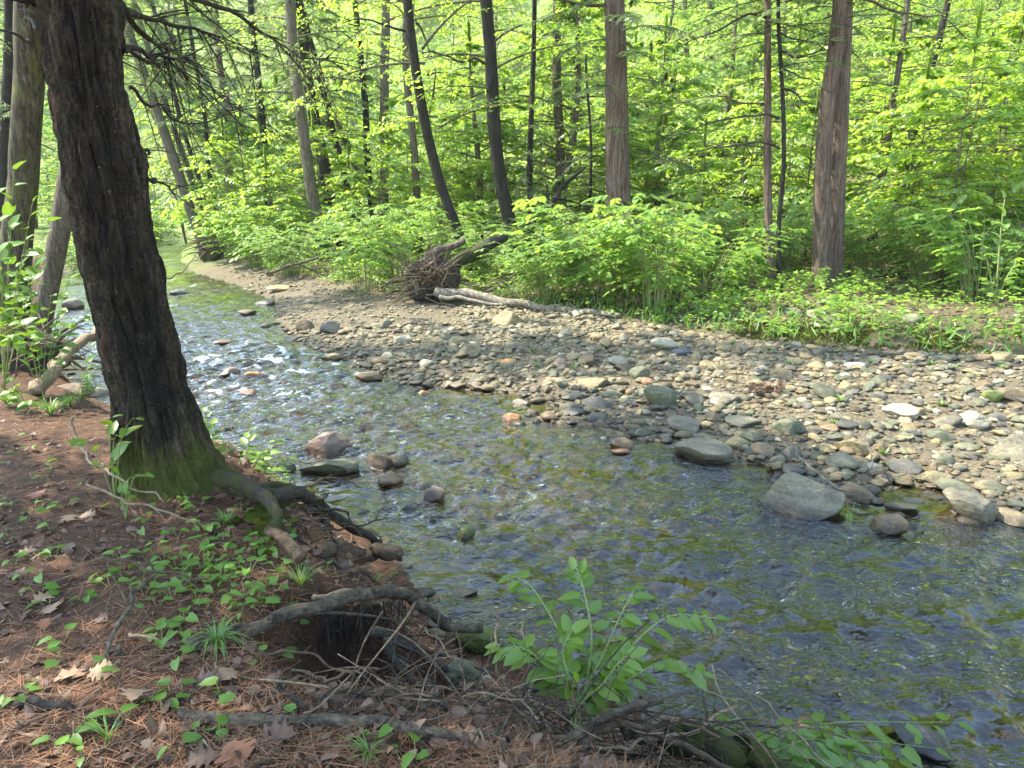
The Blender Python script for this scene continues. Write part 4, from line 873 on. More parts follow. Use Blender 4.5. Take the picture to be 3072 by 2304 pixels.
# the other large cobbles, each by itself, largest in view first
g = np.random.default_rng(77); cand = []
while len(cand) < 900:
    x, y = g.uniform(-6, 9), g.uniform(4.6, 19); cand.append((x, y))
cand = np.array(cand); st, bar, lf, tp = zones(cand[:, 0], cand[:, 1]); dr = dpoly(cand[:, 0], cand[:, 1], RI); dv = dpoly(cand[:, 0], cand[:, 1], VE)
sandy = (cand[:, 0] < -1.0) & (cand[:, 1] > 13.2)
ok = ((bar & ~sandy) | (st & (dr < .35))) & (np.abs(cand[:, 0] / cand[:, 1]) < .74); cand = cand[ok]; dr = dr[ok]; dv = dv[ok]; stc = st[ok]
n_ind = 0
for (x, y), d1, d2_, wet in zip(cand, dr, dv, stc):
    if n_ind >= 298 - len(ST): break
    a = (.05 + .085 * g.random() ** 1.6 + (.03 if y > 8 else 0)) * (1.0 if not wet else .8)
    if any((x - X) ** 2 + (y - Yy) ** 2 < (.75 * (a + A2)) ** 2 for X, Yy, A2 in xy): continue
    z = gz1(x, y); c = a * g.uniform(.32, .62)
    if wet: colr = g.choice(['brown', 'slate', 'grey', 'rust']); where = 'standing wet in the shallows along the gravel bar'
    elif d1 < .45: colr = g.choice(['grey', 'brown', 'slate', 'green', 'tan']); where = 'at the waterline of the gravel bar'
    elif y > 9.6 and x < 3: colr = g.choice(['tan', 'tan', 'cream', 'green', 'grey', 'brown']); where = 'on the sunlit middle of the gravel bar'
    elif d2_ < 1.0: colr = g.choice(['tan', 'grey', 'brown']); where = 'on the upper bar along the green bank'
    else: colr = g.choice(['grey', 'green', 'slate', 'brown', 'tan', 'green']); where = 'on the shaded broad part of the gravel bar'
    word = {'tan': 'tan', 'cream': 'pale cream', 'green': 'greenish', 'grey': 'grey', 'pink': 'pinkish', 'slate': 'dark slate', 'brown': 'brown', 'rust': 'rust red'}[str(colr)]
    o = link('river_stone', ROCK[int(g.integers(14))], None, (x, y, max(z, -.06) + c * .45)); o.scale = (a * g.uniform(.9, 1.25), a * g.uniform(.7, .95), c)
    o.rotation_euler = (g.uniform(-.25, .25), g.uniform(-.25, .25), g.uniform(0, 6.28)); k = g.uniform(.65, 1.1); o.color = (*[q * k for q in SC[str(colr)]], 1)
    tag(o, f'{word} cobble {where}', 'stone', f'{word} cobbles {where}'); xy.append((x, y, a)); n_ind += 1
# everything smaller, and the stones of the bed: gravel
mb = MB(); pal = np.array([SC[k] for k in ('tan', 'tan', 'grey', 'grey', 'green', 'brown', 'slate', 'green', 'cream', 'tan')])
R1 = [rock(200 + k, I1, 5, .25, 1)[0] for k in range(8)]; R2 = [rock(220 + k, I2, 8, .25, 1)[0] for k in range(8)]
def gravel(n, xr, yr, size, sel, shp, Fi, zlift=.35, dim=1.0, flat=(.35, .65)):
    x = g.uniform(*xr, n); y = g.uniform(*yr, n); st, bar, lf, tp = zones(x, y); dr = dpoly(x, y, RI); dv = dpoly(x, y, VE); dl = dpoly(x, y, LE)
    k = sel(x, y, st, bar, lf, tp, dr, dv, dl) & (np.abs(x) < .78 * y + .5); x, y = x[k], y[k]; z = gz(x, y); n = len(x)
    if not n: return
    s = size[0] + (size[1] - size[0]) * g.random(n) ** 2.2
    sc = np.stack([s * g.uniform(.85, 1.35, n), s * g.uniform(.65, 1, n), s * g.uniform(*flat, n)], -1)
    an = g.uniform(0, 6.28, n); tilt = g.normal(0, .22, n); which = g.integers(0, 8, n); cc = pal[g.integers(0, len(pal), n)] * g.uniform(.55, 1.1, (n, 1)) * dim
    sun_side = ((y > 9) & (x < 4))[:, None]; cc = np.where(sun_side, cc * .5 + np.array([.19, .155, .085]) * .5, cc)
    for w in range(8):
        i = np.nonzero(which == w)[0]
        if not len(i): continue
        V = shp[w][None] * sc[i][:, None]; t = tilt[i][:, None]
        V = np.stack([V[..., 0], V[..., 1] * np.cos(t) - V[..., 2] * np.sin(t), V[..., 1] * np.sin(t) + V[..., 2] * np.cos(t)], -1)
        c_, s_ = np.cos(an[i])[:, None], np.sin(an[i])[:, None]
        V = np.stack([V[..., 0] * c_ - V[..., 1] * s_, V[..., 0] * s_ + V[..., 1] * c_, V[..., 2]], -1) + np.stack([x[i], y[i], z[i] + sc[i, 2] * zlift], -1)[:, None]
        m_ = shp[w].shape[0]
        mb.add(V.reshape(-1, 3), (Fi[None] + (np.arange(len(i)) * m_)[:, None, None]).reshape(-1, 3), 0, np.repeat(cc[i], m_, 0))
notsand = lambda x, y: ~((x < -1.0) & (y > 13.2))
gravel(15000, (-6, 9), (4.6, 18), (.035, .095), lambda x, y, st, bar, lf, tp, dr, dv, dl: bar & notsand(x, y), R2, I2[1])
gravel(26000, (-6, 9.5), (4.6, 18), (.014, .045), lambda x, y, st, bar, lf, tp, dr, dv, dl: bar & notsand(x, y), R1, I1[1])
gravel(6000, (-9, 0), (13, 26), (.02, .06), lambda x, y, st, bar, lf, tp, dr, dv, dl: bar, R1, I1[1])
gravel(9000, (-9, 8), (2.4, 16), (.02, .085), lambda x, y, st, bar, lf, tp, dr, dv, dl: st, R2, I2[1], .2, .8)
gravel(2500, (-6, 9), (5, 16), (.02, .06), lambda x, y, st, bar, lf, tp, dr, dv, dl: ~(st | bar | lf) & (dv < 1.2), R1, I1[1])
gravel(700, (-1.2, 2.2), (2.0, 5), (.02, .07), lambda x, y, st, bar, lf, tp, dr, dv, dl: lf & ~tp & (dl < .35), R2, I2[1])
o = tag(mb.build('gravel', M['stone']), kind='stuff'); o.color = (1, 1, 1, 1)
# ------------------------------------------------------------------ fallen tree with its root plate, logs
g = np.random.default_rng(91)
def above(u, v, Y, r=.0):
    a = PD(u, v, Y); h = PG(u, v)
    return h * 1.0 + (CAM - h) * (r / np.linalg.norm(CAM - h)) if h[1] < Y else a
def px_path(pts, n=26, wob=0.0, seed=0, r=.0): return smooth_path([above(*p, r) for p in pts], n, wob, seed)
rp = PD(930, 600, 15.4)
ft = empty('fallen_tree', (rp[0], rp[1], gz1(rp[0], rp[1])), 'fallen birch with its torn-up root plate, lying on the gravel bar', 'fallen tree')
o3 = np.array(ft.location)
p = px_path([(940, 628, 15.2), (1000, 634, 15.0), (1090, 648, 14.5), (1180, 664, 14.0), (1260, 676, 13.6), (1335, 692, 13.2)], 50, .05, 3)
zmin = gz(p[:, 0], p[:, 1]) + .05; p[:, 2] = np.maximum(p[:, 2], zmin)
mb = MB(); mb.add(*tube(p - o3, np.linspace(.11, .045, 50), 14, .16, 5), 0, .5)
for k, L in ((30, .7), (38, .5), (44, .6)):
    e = nrm(g.normal(0, 1, 3) * [1, 1, .2] + [0.4, -.2, .15]); q = p[k] - o3 + e * L * np.linspace(0, 1, 6)[:, None]; mb.add(*tube(q, np.linspace(.03, .01, 6), 6, .1), 0, .5)
mb.build('trunk', M['birch'], ft)
V, F = rock(301, I4, 2, .35); V = V * [.5, .32, .52] + np.array([.05, .1, .42]); V += (fbm(V * 9, 3, 4)[:, None] - .5) * .16
mb = MB(); mb.add(V, F, 0, .3); mb.build('root_plate', M['twig_dark'], ft)
mb = MB()
for k in range(120):
    an = g.uniform(-.5, 3.64); d = np.array([math.cos(an), g.uniform(-.55, .25), math.sin(an) * .9]); L = g.uniform(.4, 1.3) * (1.2 if d[0] < 0 else .8)
    s = np.linspace(0, 1, 9)[:, None]; q = np.array([g.uniform(-.3, .35), g.uniform(-.2, .1), g.uniform(.15, .7)]) + d * L * s + nrm(g.normal(0, 1, 3)) * L * .28 * s ** 2 + np.array([0, 0, -.25]) * L * s ** 2
    q += (vnoise(xyz(np.linspace(0, 5, 9), k * 1.7), 5)[:, None] - .5) * .10; q[:, 2] = np.maximum(q[:, 2], .0)
    r0 = g.uniform(.006, .03); mb.add(*tube(q, np.linspace(r0, .003, 9), 5, .1, k), int(k % 3 == 0), .5)
mb.build('root', [M['twig'], M['twig_pale']], ft)
def log(name, label, pts, r0, r1, mat, cat='log', group=None, sides=10, wob=.03, seed=1, lump=.15, ground=False, branches=0):
    p = px_path(pts, 34, wob, seed, r0 * 1.1 + .012)
    if ground: p[:, 2] = np.maximum(p[:, 2], gz(p[:, 0], p[:, 1]) + np.linspace(r0, r1, 34) * .6)
    o = p[0].copy(); mb = MB(); mb.add(*tube(p - o, np.linspace(r0, r1, 34), sides, lump, seed), 0, .5)
    gg = np.random.default_rng(seed + 400)
    for b in range(branches):
        k = gg.integers(6, 32); d = nrm(p[k] - p[k - 1]); e = nrm(d + nrm(gg.normal(0, 1, 3)) * .9); L = (6 + 18 * gg.random()) * max(r0, .006)
        q = p[k] - o + e * L * np.linspace(0, 1, 6)[:, None]; q[:, 2] -= .2 * L * np.linspace(0, 1, 6) ** 2
        mb.add(*tube(q, np.linspace(r0 * .4, r0 * .1, 6), 5, .1), 0, .5)
    return tag(mb.build(name, mat, None, tuple(o)), label, cat, group)
log('log', 'thin pale log lying under the fallen birch trunk', [(950, 641, 14.9), (1010, 646, 14.7), (1090, 662, 14.2)], .045, .025, M['birch'], ground=True)
log('log', 'reddish barkless log poking out behind the root plate', [(918, 552, 16.4), (960, 536, 16.6), (1003, 522, 16.8)], .09, .07, M['bark_red'])
log('log', 'thick mossy log rising behind the root plate toward the black trunk', [(985, 566, 16.0), (1040, 538, 16.6), (1088, 512, 17.4)], .15, .13, M['root_moss'], seed=4)
log('log', 'dark dead log propped up slanting beside the slender young hemlock', [(1128, 498, 18.5), (1180, 448, 18.8), (1212, 412, 19), (1262, 362, 19.4)], .085, .035, M['bark_dark'], branches=5)
log('log', 'peeled tan log reaching from the near bank over the water beside the dark trunk', [(76, 850, 5.9), (98, 815, 6.1), (133, 780, 6.4), (175, 745, 6.8), (212, 715, 7.2), (240, 690, 7.6)], .062, .04, M['twig_pale'], seed=6, lump=.2)
log('log', 'long grey branch washed up below the shrubs by the sandy shelf', [(575, 590, 20), (640, 570, 20), (720, 545, 20)], .05, .03, M['bark_mid'], branches=4)
log('log', 'dark mossy log end in the bottom tangle by the blue water', [(1440, 1580, 2.35), (1530, 1605, 2.35), (1607, 1630, 2.35), (1720, 1680, 2.3)], .055, .05, M['root_moss'])
log('log', 'short weathered log end jutting from the bank over the stream', [(690, 1188, 4.05), (760, 1192, 4.1), (820, 1195, 4.12), (866, 1197, 4.15)], .050, .042, M['twig'], seed=9, lump=.22)
# root tangles
def tangle(name, label, c, rad, hgt, n, r0, mats, seed):
    gg = np.random.default_rng(seed); b = np.array([c[0], c[1], gz1(c[0], c[1])]); mb = MB()
    V, F = rock(seed, I3, 2, .35); V = V * [rad * .6, rad * .4, hgt * .5] + [0, 0, hgt * .3]; V += (fbm(V * 6, 3, 4)[:, None] - .5) * .2 * rad; mb.add(V, F, 1, .4)
    for k in range(n):
        an = gg.uniform(0, 6.28); d = np.array([math.cos(an), math.sin(an) * .7, gg.uniform(-.2, .9)]); L = rad * gg.uniform(.5, 1.2); s = np.linspace(0, 1, 8)[:, None]
        q = np.array([gg.uniform(-.4, .4) * rad, gg.uniform(-.3, .2) * rad, gg.uniform(.2, .8) * hgt]) + d * L * s + nrm(gg.normal(0, 1, 3)) * L * .4 * s ** 2 + np.array([0, 0, -.5]) * L * s ** 2
        q[:, 2] = np.maximum(q[:, 2], .01); mb.add(*tube(q, np.linspace(r0 * gg.uniform(.4, 1), r0 * .15, 8), 5, .1, k), 0, .5)
    return tag(mb.build(name, mats, None, tuple(b)), label, 'roots')
tangle('root_tangle', 'brown root tangle at the foot of the leaning mossy tree by the stream', PD(458, 530, 27.5), .95, 1.0, 60, .04, [M['twig'], M['root_moss']], 5)
tangle('root_tangle', 'pale dead roots and twigs on the near bank behind the dark trunk', PD(60, 760, 7.2), .7, .45, 70, .025, [M['twig'], M['twig_dark']], 8)

# ------------------------------------------------------------------ roots and sticks at the bank edge
def root_of(name, pts, r0, r1, mat, seed, n=30, wob=.012, sides=9):
    p = px_path(pts, n, wob, seed) - np.array(big.location); mb = MB(); mb.add(*tube(p, np.linspace(r0, r1, n), sides, .2, seed), 0, .5); return mb.build(name, mat, big)
root_of('root', [(470, 1030, 3.85), (530, 1050, 3.7), (575, 1078, 3.55), (600, 1112, 3.4), (592, 1150, 3.25)], .05, .022, M['root_moss'], 1)
root_of('root', [(575, 1070, 3.6), (640, 1066, 3.9), (690, 1088, 4.1), (740, 1125, 4.2), (800, 1160, 4.3), (815, 1178, 4.3)], .045, .022, M['twig_dark'], 2)
root_of('root', [(575, 1140, 3.1), (612, 1160, 3.05), (652, 1202, 2.95)], .024, .028, M['twig'], 3)
root_of('root', [(500, 1048, 3.8), (545, 1058, 3.75), (610, 1050, 4.1), (660, 1060, 4.3)], .05, .012, M['root_moss'], 5)
gr = np.random.default_rng(12)
for k in range(12):
    u0, v0, Y0 = gr.uniform(585, 700), gr.uniform(1075, 1130), gr.uniform(3.6, 4.0); du, dv_ = gr.uniform(30, 150), gr.uniform(20, 110); r0 = gr.uniform(.006, .018)
    root_of('root', [(u0, v0, Y0), (u0 + du * .35, v0 + dv_ * .1 + gr.uniform(-12, 12), Y0 + .1), (u0 + du * .7, v0 + dv_ * .5, Y0 + .2), (u0 + du, v0 + dv_, Y0 + .22)], r0, r0 * .25, M[('twig_dark', 'twig', 'root_moss')[k % 3]], 30 + k, 22, .03, 6)
SK = [
 ('arching pale root lifting out of the bank and bending dark to the water', [(400, 1395, 2.36), (490, 1372, 2.46), (600, 1340, 2.62), (700, 1306, 2.8), (800, 1284, 3.0), (880, 1285, 3.15), (930, 1325, 3.22), (970, 1352, 3.3), (1042, 1356, 3.38)], .030, .026, 'root_pale', 1, 3),
 ('short peeled branch lying across the top of the arching root', [(680, 1290, 2.85), (740, 1282, 2.95), (815, 1280, 3.0)], .014, .012, 'twig_pale', 2, 0),
 ('dark smooth branch crossing the bottom of the tangle and rising to the water', [(390, 1545, 2.02), (520, 1556, 2.03), (650, 1556, 2.06), (780, 1558, 2.1), (900, 1578, 2.13), (1050, 1598, 2.16), (1190, 1603, 2.2), (1300, 1562, 2.25), (1425, 1503, 2.32)], .024, .018, 'root_pale', 3, 3),
 ('thick brown peeling branch above the dark smooth branch', [(680, 1512, 2.28), (760, 1502, 2.36), (860, 1500, 2.42), (960, 1520, 2.45), (1080, 1556, 2.45), (1200, 1592, 2.42)], .020, .027, 'twig', 4, 1),
 ('dark root running under the arching root', [(800, 1362, 2.85), (880, 1390, 2.9), (930, 1430, 2.85), (1010, 1462, 2.8)], .022, .012, 'twig_dark', 5, 3),
 ('dark root dropping steeply from the arch into shade', [(835, 1385, 2.8), (860, 1440, 2.7), (920, 1490, 2.6)], .02, .01, 'twig_dark', 6, 2),
 ('thin pale cane running down from the grass tuft', [(560, 1405, 2.32), (640, 1408, 2.36), (737, 1438, 2.36), (837, 1511, 2.28), (900, 1575, 2.15)], .006, .004, 'twig', 7, 3),
 ('pale bent cane in front of the leaf-filled hollow', [(905, 1352, 2.9), (965, 1404, 2.75), (1000, 1450, 2.65), (1015, 1505, 2.5)], .0045, .004, 'twig_pale', 8, 0),
 ('upright pale cane left of the leafy plant', [(1074, 1330, 2.7), (1078, 1420, 2.6), (1090, 1480, 2.5), (1175, 1580, 2.3)], .0045, .005, 'twig_pale', 9, 1),
 ('second upright cane rising through the leafy plant', [(1132, 1330, 2.75), (1140, 1400, 2.6), (1150, 1480, 2.45), (1185, 1590, 2.28)], .004, .005, 'twig_pale', 10, 1),
 ('long pale stick across the bottom tangle, pointing at the blue water', [(1000, 1672, 2.06), (1137, 1643, 2.15), (1280, 1620, 2.22), (1370, 1602, 2.26), (1480, 1582, 2.3), (1600, 1537, 2.42)], .006, .007, 'twig_pale', 11, 1),
 ('bowed brown stick low in the bottom tangle', [(1250, 1612, 2.2), (1290, 1580, 2.25), (1337, 1569, 2.28), (1420, 1590, 2.26), (1500, 1622, 2.24), (1590, 1662, 2.2)], .013, .012, 'twig', 12, 2),
 ('curling light branch ending the tangle at the water', [(1395, 1572, 2.35), (1430, 1556, 2.38), (1465, 1566, 2.4), (1490, 1600, 2.38)], .012, .009, 'twig_pale', 13, 0),
 ('fine drooping cane arching over the blue water', [(1500, 1440, 2.75), (1544, 1454, 2.7), (1640, 1506, 2.6), (1720, 1580, 2.45), (1800, 1664, 2.3)], .003, .004, 'twig_pale', 14, 1),
 ('finer drooping cane below the other cane over the blue water', [(1500, 1490, 2.6), (1560, 1495, 2.58), (1640, 1540, 2.5), (1700, 1590, 2.42), (1760, 1650, 2.3)], .003, .003, 'twig_pale', 15, 1),
 ('crossing brown cane through the middle of the tangle', [(830, 1462, 2.5), (960, 1500, 2.45), (1090, 1520, 2.42), (1260, 1545, 2.4), (1420, 1600, 2.3)], .005, .004, 'twig', 16, 3),
 ('long thin cane rising from the tangle toward the leafy plant', [(1000, 1560, 2.3), (1120, 1500, 2.4), (1240, 1440, 2.55), (1360, 1360, 2.7)], .004, .003, 'twig', 17, 1),
 ('lichen-crusted twig standing on the needle bank', [(255, 1440, 2.3), (262, 1400, 2.35), (225, 1430, 2.3), (280, 1310, 2.55), (300, 1270, 2.7), (330, 1235, 2.8)], .011, .006, 'bark_grey', 18, 1),
 ('forked grey twig lying at the bottom of the needle bank', [(60, 1455, 2.22), (95, 1470, 2.2), (105, 1510, 2.12), (122, 1535, 2.06)], .008, .006, 'twig_pale', 19, 2),
 ('half buried brown branch at the bottom corner of the needle bank', [(-30, 1530, 2.07), (60, 1522, 2.1), (140, 1530, 2.06), (200, 1548, 2.02), (260, 1570, 1.98)], .016, .008, 'twig_dark', 20, 2),
 ('pale lichened twig rising from the bank against the dark trunk foot', [(158, 900, 4.2), (165, 950, 4.0), (190, 985, 3.8), (240, 1022, 3.6), (300, 1060, 3.5), (350, 1078, 3.45)], .009, .005, 'twig_pale', 21, 2),
 ('long grey twig lying on the needles below the dark trunk', [(190, 1040, 3.55), (260, 1080, 3.42), (330, 1100, 3.35), (420, 1120, 3.3)], .007, .004, 'twig_pale', 22, 2),
 ('dry stick lying among seedlings above the lichen-crusted twig', [(220, 1200, 2.92), (300, 1220, 2.88), (380, 1248, 2.8), (450, 1245, 2.82)], .008, .005, 'twig', 23, 2),
 ('thin stick running into the grass tuft', [(280, 1370, 2.45), (350, 1390, 2.42), (420, 1396, 2.4), (470, 1390, 2.4)], .007, .006, 'twig_pale', 24, 1),
 ('short stick slanting below the grass tuft', [(340, 1375, 2.45), (365, 1405, 2.38), (385, 1430, 2.32)], .009, .007, 'twig', 25, 0),
 ('mossy stick at the bottom edge below the dark smooth branch', [(600, 1655, 1.86), (660, 1625, 1.92), (740, 1612, 1.96), (840, 1622, 1.98)], .008, .006, 'twig', 26, 2),
 ('dead twiggy branch draped over the water by the weathered log', [(640, 1090, 3.9), (720, 1100, 4.1), (780, 1130, 4.2), (840, 1110, 4.4)], .010, .004, 'twig_dark', 27, 6),
 ('forked bare twig by the mossy root above the stream', [(640, 1060, 4.2), (690, 1042, 4.4), (735, 1034, 4.5), (780, 1052, 4.5)], .008, .003, 'twig', 28, 4),
 ('dark dead branch hanging at the bank below the mossy root', [(590, 1120, 3.4), (660, 1170, 3.6), (720, 1230, 3.6), (790, 1240, 3.8)], .012, .005, 'twig_dark', 29, 6),
 ('bleached stick leaning on the largest grey boulder', [(1719, 962, 6.0), (1726, 985, 5.85), (1745, 1012, 5.65), (1785, 1040, 5.45), (1826, 1060, 5.3)], .012, .009, 'birch', 30, 1),
 ('bleached twig curling round the tan humped boulder', [(1868, 940, 6.1), (1876, 970, 5.9), (1886, 1000, 5.75), (1880, 1018, 5.65)], .009, .006, 'birch', 31, 0),
 ('thin dead branch reaching over the water behind the dark trunk', [(350, 610, 8), (375, 596, 8.6), (405, 575, 9.2), (425, 553, 9.8)], .010, .006, 'twig', 32, 2),
 ('bare stick lying on the upper bar near the brown seed heads', [(2050, 825, 8.8), (2090, 818, 8.9), (2120, 808, 9.0)], .009, .006, 'twig', 33, 1),
 ('stick lying on stones beside the heap of brown leaves', [(1610, 850, 7.7), (1655, 846, 7.75), (1700, 850, 7.7)], .008, .005, 'twig', 34, 2)]
for lab, pts, r0, r1, mt, sd, br in SK:
    log('root' if ' root ' in lab and 'root,' not in lab and lab.split(' root')[0].split()[-1] in ('pale', 'dark') else 'fallen_branch', lab, pts, r0, r1, M[mt], 'root' if 'root ' in lab and lab.split(' root')[0].split()[-1] in ('pale', 'dark') else 'branch', None, 9 if r0 > .012 else 6, .012 if r0 > .012 else .02, sd, .18, False, br)
for k in range(16):
    u, v = g.uniform(690, 1480), 0; v = g.uniform(1450 + (u - 690) * .12, 1640); Y = 2.2 + .0002 * (u - 800); du, dv_ = g.uniform(60, 190) * g.choice([-1, 1]), g.uniform(-60, 75); r0 = g.uniform(.006, .013)
    log('fallen_branch', 'dark dead stick lying in the tangle along the lip of the near bank', [(u, v, Y), (u + du * .4, v + dv_ * .3 + g.uniform(-14, 14), Y + .02), (u + du * .75, v + dv_ * .8, Y + .05), (u + du, v + dv_, Y + .05)], r0, r0 * .5, M[('twig_dark', 'twig', 'bark_mid')[k % 3]], 'branch', 'dark sticks in the bank tangle', 7, .03, 200 + k, .2, False, 3)
# rootlets hanging in the hollow under the arching root
mb = MB()
for k in range(130):
    t = g.random(); u = 690 + 175 * t + g.uniform(-6, 6); v = 1318 - 24 * t + g.uniform(0, 14); Y = 2.80 + .30 * t + g.uniform(-.02, .10); a0 = PD(u, v, Y); L = g.uniform(.12, .42); s = np.linspace(0, 1, 6)[:, None]
    q = a0 + np.array([g.uniform(-.06, .06), g.uniform(-.05, .05), -L]) * s + (vnoise(xyz(np.linspace(0, 3, 6), k * 2.2), 3)[:, None] - .5) * [.05, .05, 0]
    mb.add(*tube(q, np.linspace(g.uniform(.0015, .004), .001, 6), 4), 0, .5)
tag(mb.build('hanging_rootlets', M['twig_dark']), kind='stuff')

# ------------------------------------------------------------------ litter on the near bank
def polar(n, r0, r1, a0=-2.5, a1=.9):
    r = r0 * (r1 / r0) ** g.random(n); a = g.uniform(a0, a1, n)     # angle from +Y
    return r * np.sin(a), r * np.cos(a)
def bank(n, r0=1.4, r1=14, slope=True, a=(-1.0, .75)):
    x, y = polar(n, r0, r1, *a); st, bar, lf, tp = zones(x, y); ok = lf & (tp | (slope & (dpoly(x, y, LE) > .12))); return x[ok], y[ok]
x, y = bank(70000, 1.5, 9); mb = MB(); n = len(x)
dens = vnoise(xyz(x * 2.5, y * 2.5), 61); ok = g.random(n) < .35 + .9 * dens; x, y = x[ok], y[ok]; n = len(x)
az = g.uniform(0, 6.28, n); d = np.stack([np.cos(az), np.sin(az), g.normal(0, .10, n)], -1)
place(mb, NEEDLE, np.stack([x, y, gz(x, y) + g.uniform(.002, .02, n)], -1), d, UP + g.normal(0, .25, (n, 3)), g.uniform(.05, .11, n), 0, g.random(n), np.full(n, .115))
tag(mb.build('pine_needle_litter', M['needle_dead']), kind='stuff')
x, y = bank(11000, 1.5, 13); n = len(x); mb = MB()
dens = vnoise(xyz(x * 1.4, y * 1.4), 71); ok = g.random(n) < .25 + 1.2 * np.maximum(0, dens - .25); x, y = x[ok], y[ok]; n = len(x)
CURL = leaf_shape(.36, .28, .20, .28); 
place(mb, CURL, np.stack([x, y, gz(x, y) + .004], -1), g.normal(0, 1, (n, 3)) * [1, 1, .25], UP * g.choice([1, 1, -1], n)[:, None] + g.normal(0, .35, (n, 3)), g.uniform(.022, .062, n), 0, np.clip(g.normal(.5, .2, n), 0, 1))
x, y = bank(2600, 1.9, 5, True, (-.5, .75)); st, bar, lf, tp = zones(x, y); ok = ~tp; x, y = x[ok], y[ok]; n = len(x)
place(mb, CURL, np.stack([x, y, gz(x, y) + g.uniform(0, .03, n)], -1), g.normal(0, 1, (n, 3)) * [1, 1, .4], UP + g.normal(0, .5, (n, 3)), g.uniform(.028, .06, n), 0, np.clip(g.normal(.5, .22, n), 0, 1))
tag(mb.build('leaf_litter', M['dead_leaf']), kind='stuff')
x, y = bank(3200, 1.5, 11); mb = MB()
for xx, yy in zip(x, y):
    L = g.uniform(.04, .22); a_ = g.uniform(0, 6.28); s = np.linspace(-.5, .5, 5); q = np.stack([xx + L * s * math.cos(a_), yy + L * s * math.sin(a_), np.full(5, gz1(xx, yy) + .008) + g.normal(0, .006, 5)], -1) if False else None
za = gz(x, y)
for k in range(len(x)):
    L = g.uniform(.04, .24); a_ = g.uniform(0, 6.28); s = np.linspace(-.5, .5, 5); q = np.stack([x[k] + L * s * math.cos(a_) + g.normal(0, .006, 5), y[k] + L * s * math.sin(a_) + g.normal(0, .006, 5), za[k] + .010 + L * s * g.normal(0, .10)], -1)
    mb.add(*tube(q, np.linspace(.0035, .0015, 5) * g.uniform(.5, 1.3), 4, cap=False), int(g.integers(0, 3)), .5)
tag(mb.build('twig_litter', [M['twig'], M['twig_pale'], M['twig_dark']]), kind='stuff')
# canes, twigs and dry stems piled on the slope down to the water
mb = MB()
for k in range(230):
    u, v = g.uniform(700, 1650), g.uniform(1440, 1665)
    if v < 1430 + (u - 900) * .19: continue
    Y = 2.15 + .00022 * (u - 800) + g.uniform(-.1, .14); c0 = PD(u, v, Y)
    if c0[2] < gz1(c0[0], c0[1]): c0[2] = gz1(c0[0], c0[1]) + .02
    L = g.uniform(.15, .8); a_ = g.uniform(0, 6.28); s = np.linspace(-.5, .5, 9); d = np.array([math.cos(a_), math.sin(a_) * .7, g.normal(-.05, .38)])
    q = c0 + d * (L * s)[:, None] + np.array([0, 0, -.22]) * L * (s ** 2)[:, None] + nrm(g.normal(0, 1, 3)) * .07 * L * np.sin(s * 5)[:, None]
    mb.add(*tube(q, np.linspace(1, .5, 9) * g.uniform(.0018, .0045), 5, cap=False), int(g.choice([0, 0, 0, 1, 2, 2])), .5)
tag(mb.build('twig_debris', [M['twig'], M['twig_pale'], M['twig_dark']]), kind='stuff')

# single dead leaves one can pick out
def oak(seed, lobes=4, w=.42):
    gg = np.random.default_rng(seed); t = np.linspace(0, 1, 25); prof = np.sin(np.pi * np.clip(t * 1.02, 0, 1)) ** .8 * w * (1 - .42 * np.cos(t * lobes * 2 * np.pi + .6)) * (.75 + .4 * t)
    mid = np.stack([0 * t, t, .10 * np.sin(t * 3) + 0 * t], -1); L_ = mid + np.stack([-prof, .04 * np.sin(t * 25), .14 * prof + .10 * prof * np.sin(t * 9 + gg.uniform(0, 6))], -1); R_ = mid + np.stack([prof, .04 * np.sin(t * 25), .14 * prof + .10 * prof * np.sin(t * 8 + gg.uniform(0, 6))], -1)
    V = np.concatenate([mid, L_, R_]); F = []
    for k in range(24): F += [(k, k + 1, 25 + k), (k + 1, 26 + k, 25 + k), (k, 50 + k, k + 1), (k + 1, 50 + k, 51 + k)]
    return V - [0, .5, 0], np.array(F)
OAK = []
for k in range(3):
    mb = MB(); mb.add(*oak(k, 4 + k % 2), 0, .5); V, F = tube(np.array([(0, -.5, 0), (0.02, -.62, .01), (.05, -.72, .03)]), [.012, .01, .008], 4); mb.add(V, F, 0, .3); OAK.append(mb)
OAKM = {m_: [o_.mesh('dead_leaf', M[m_]) for o_ in OAK] for m_ in ('oak_leaf', 'dead_leaf', 'rust_leaf')}
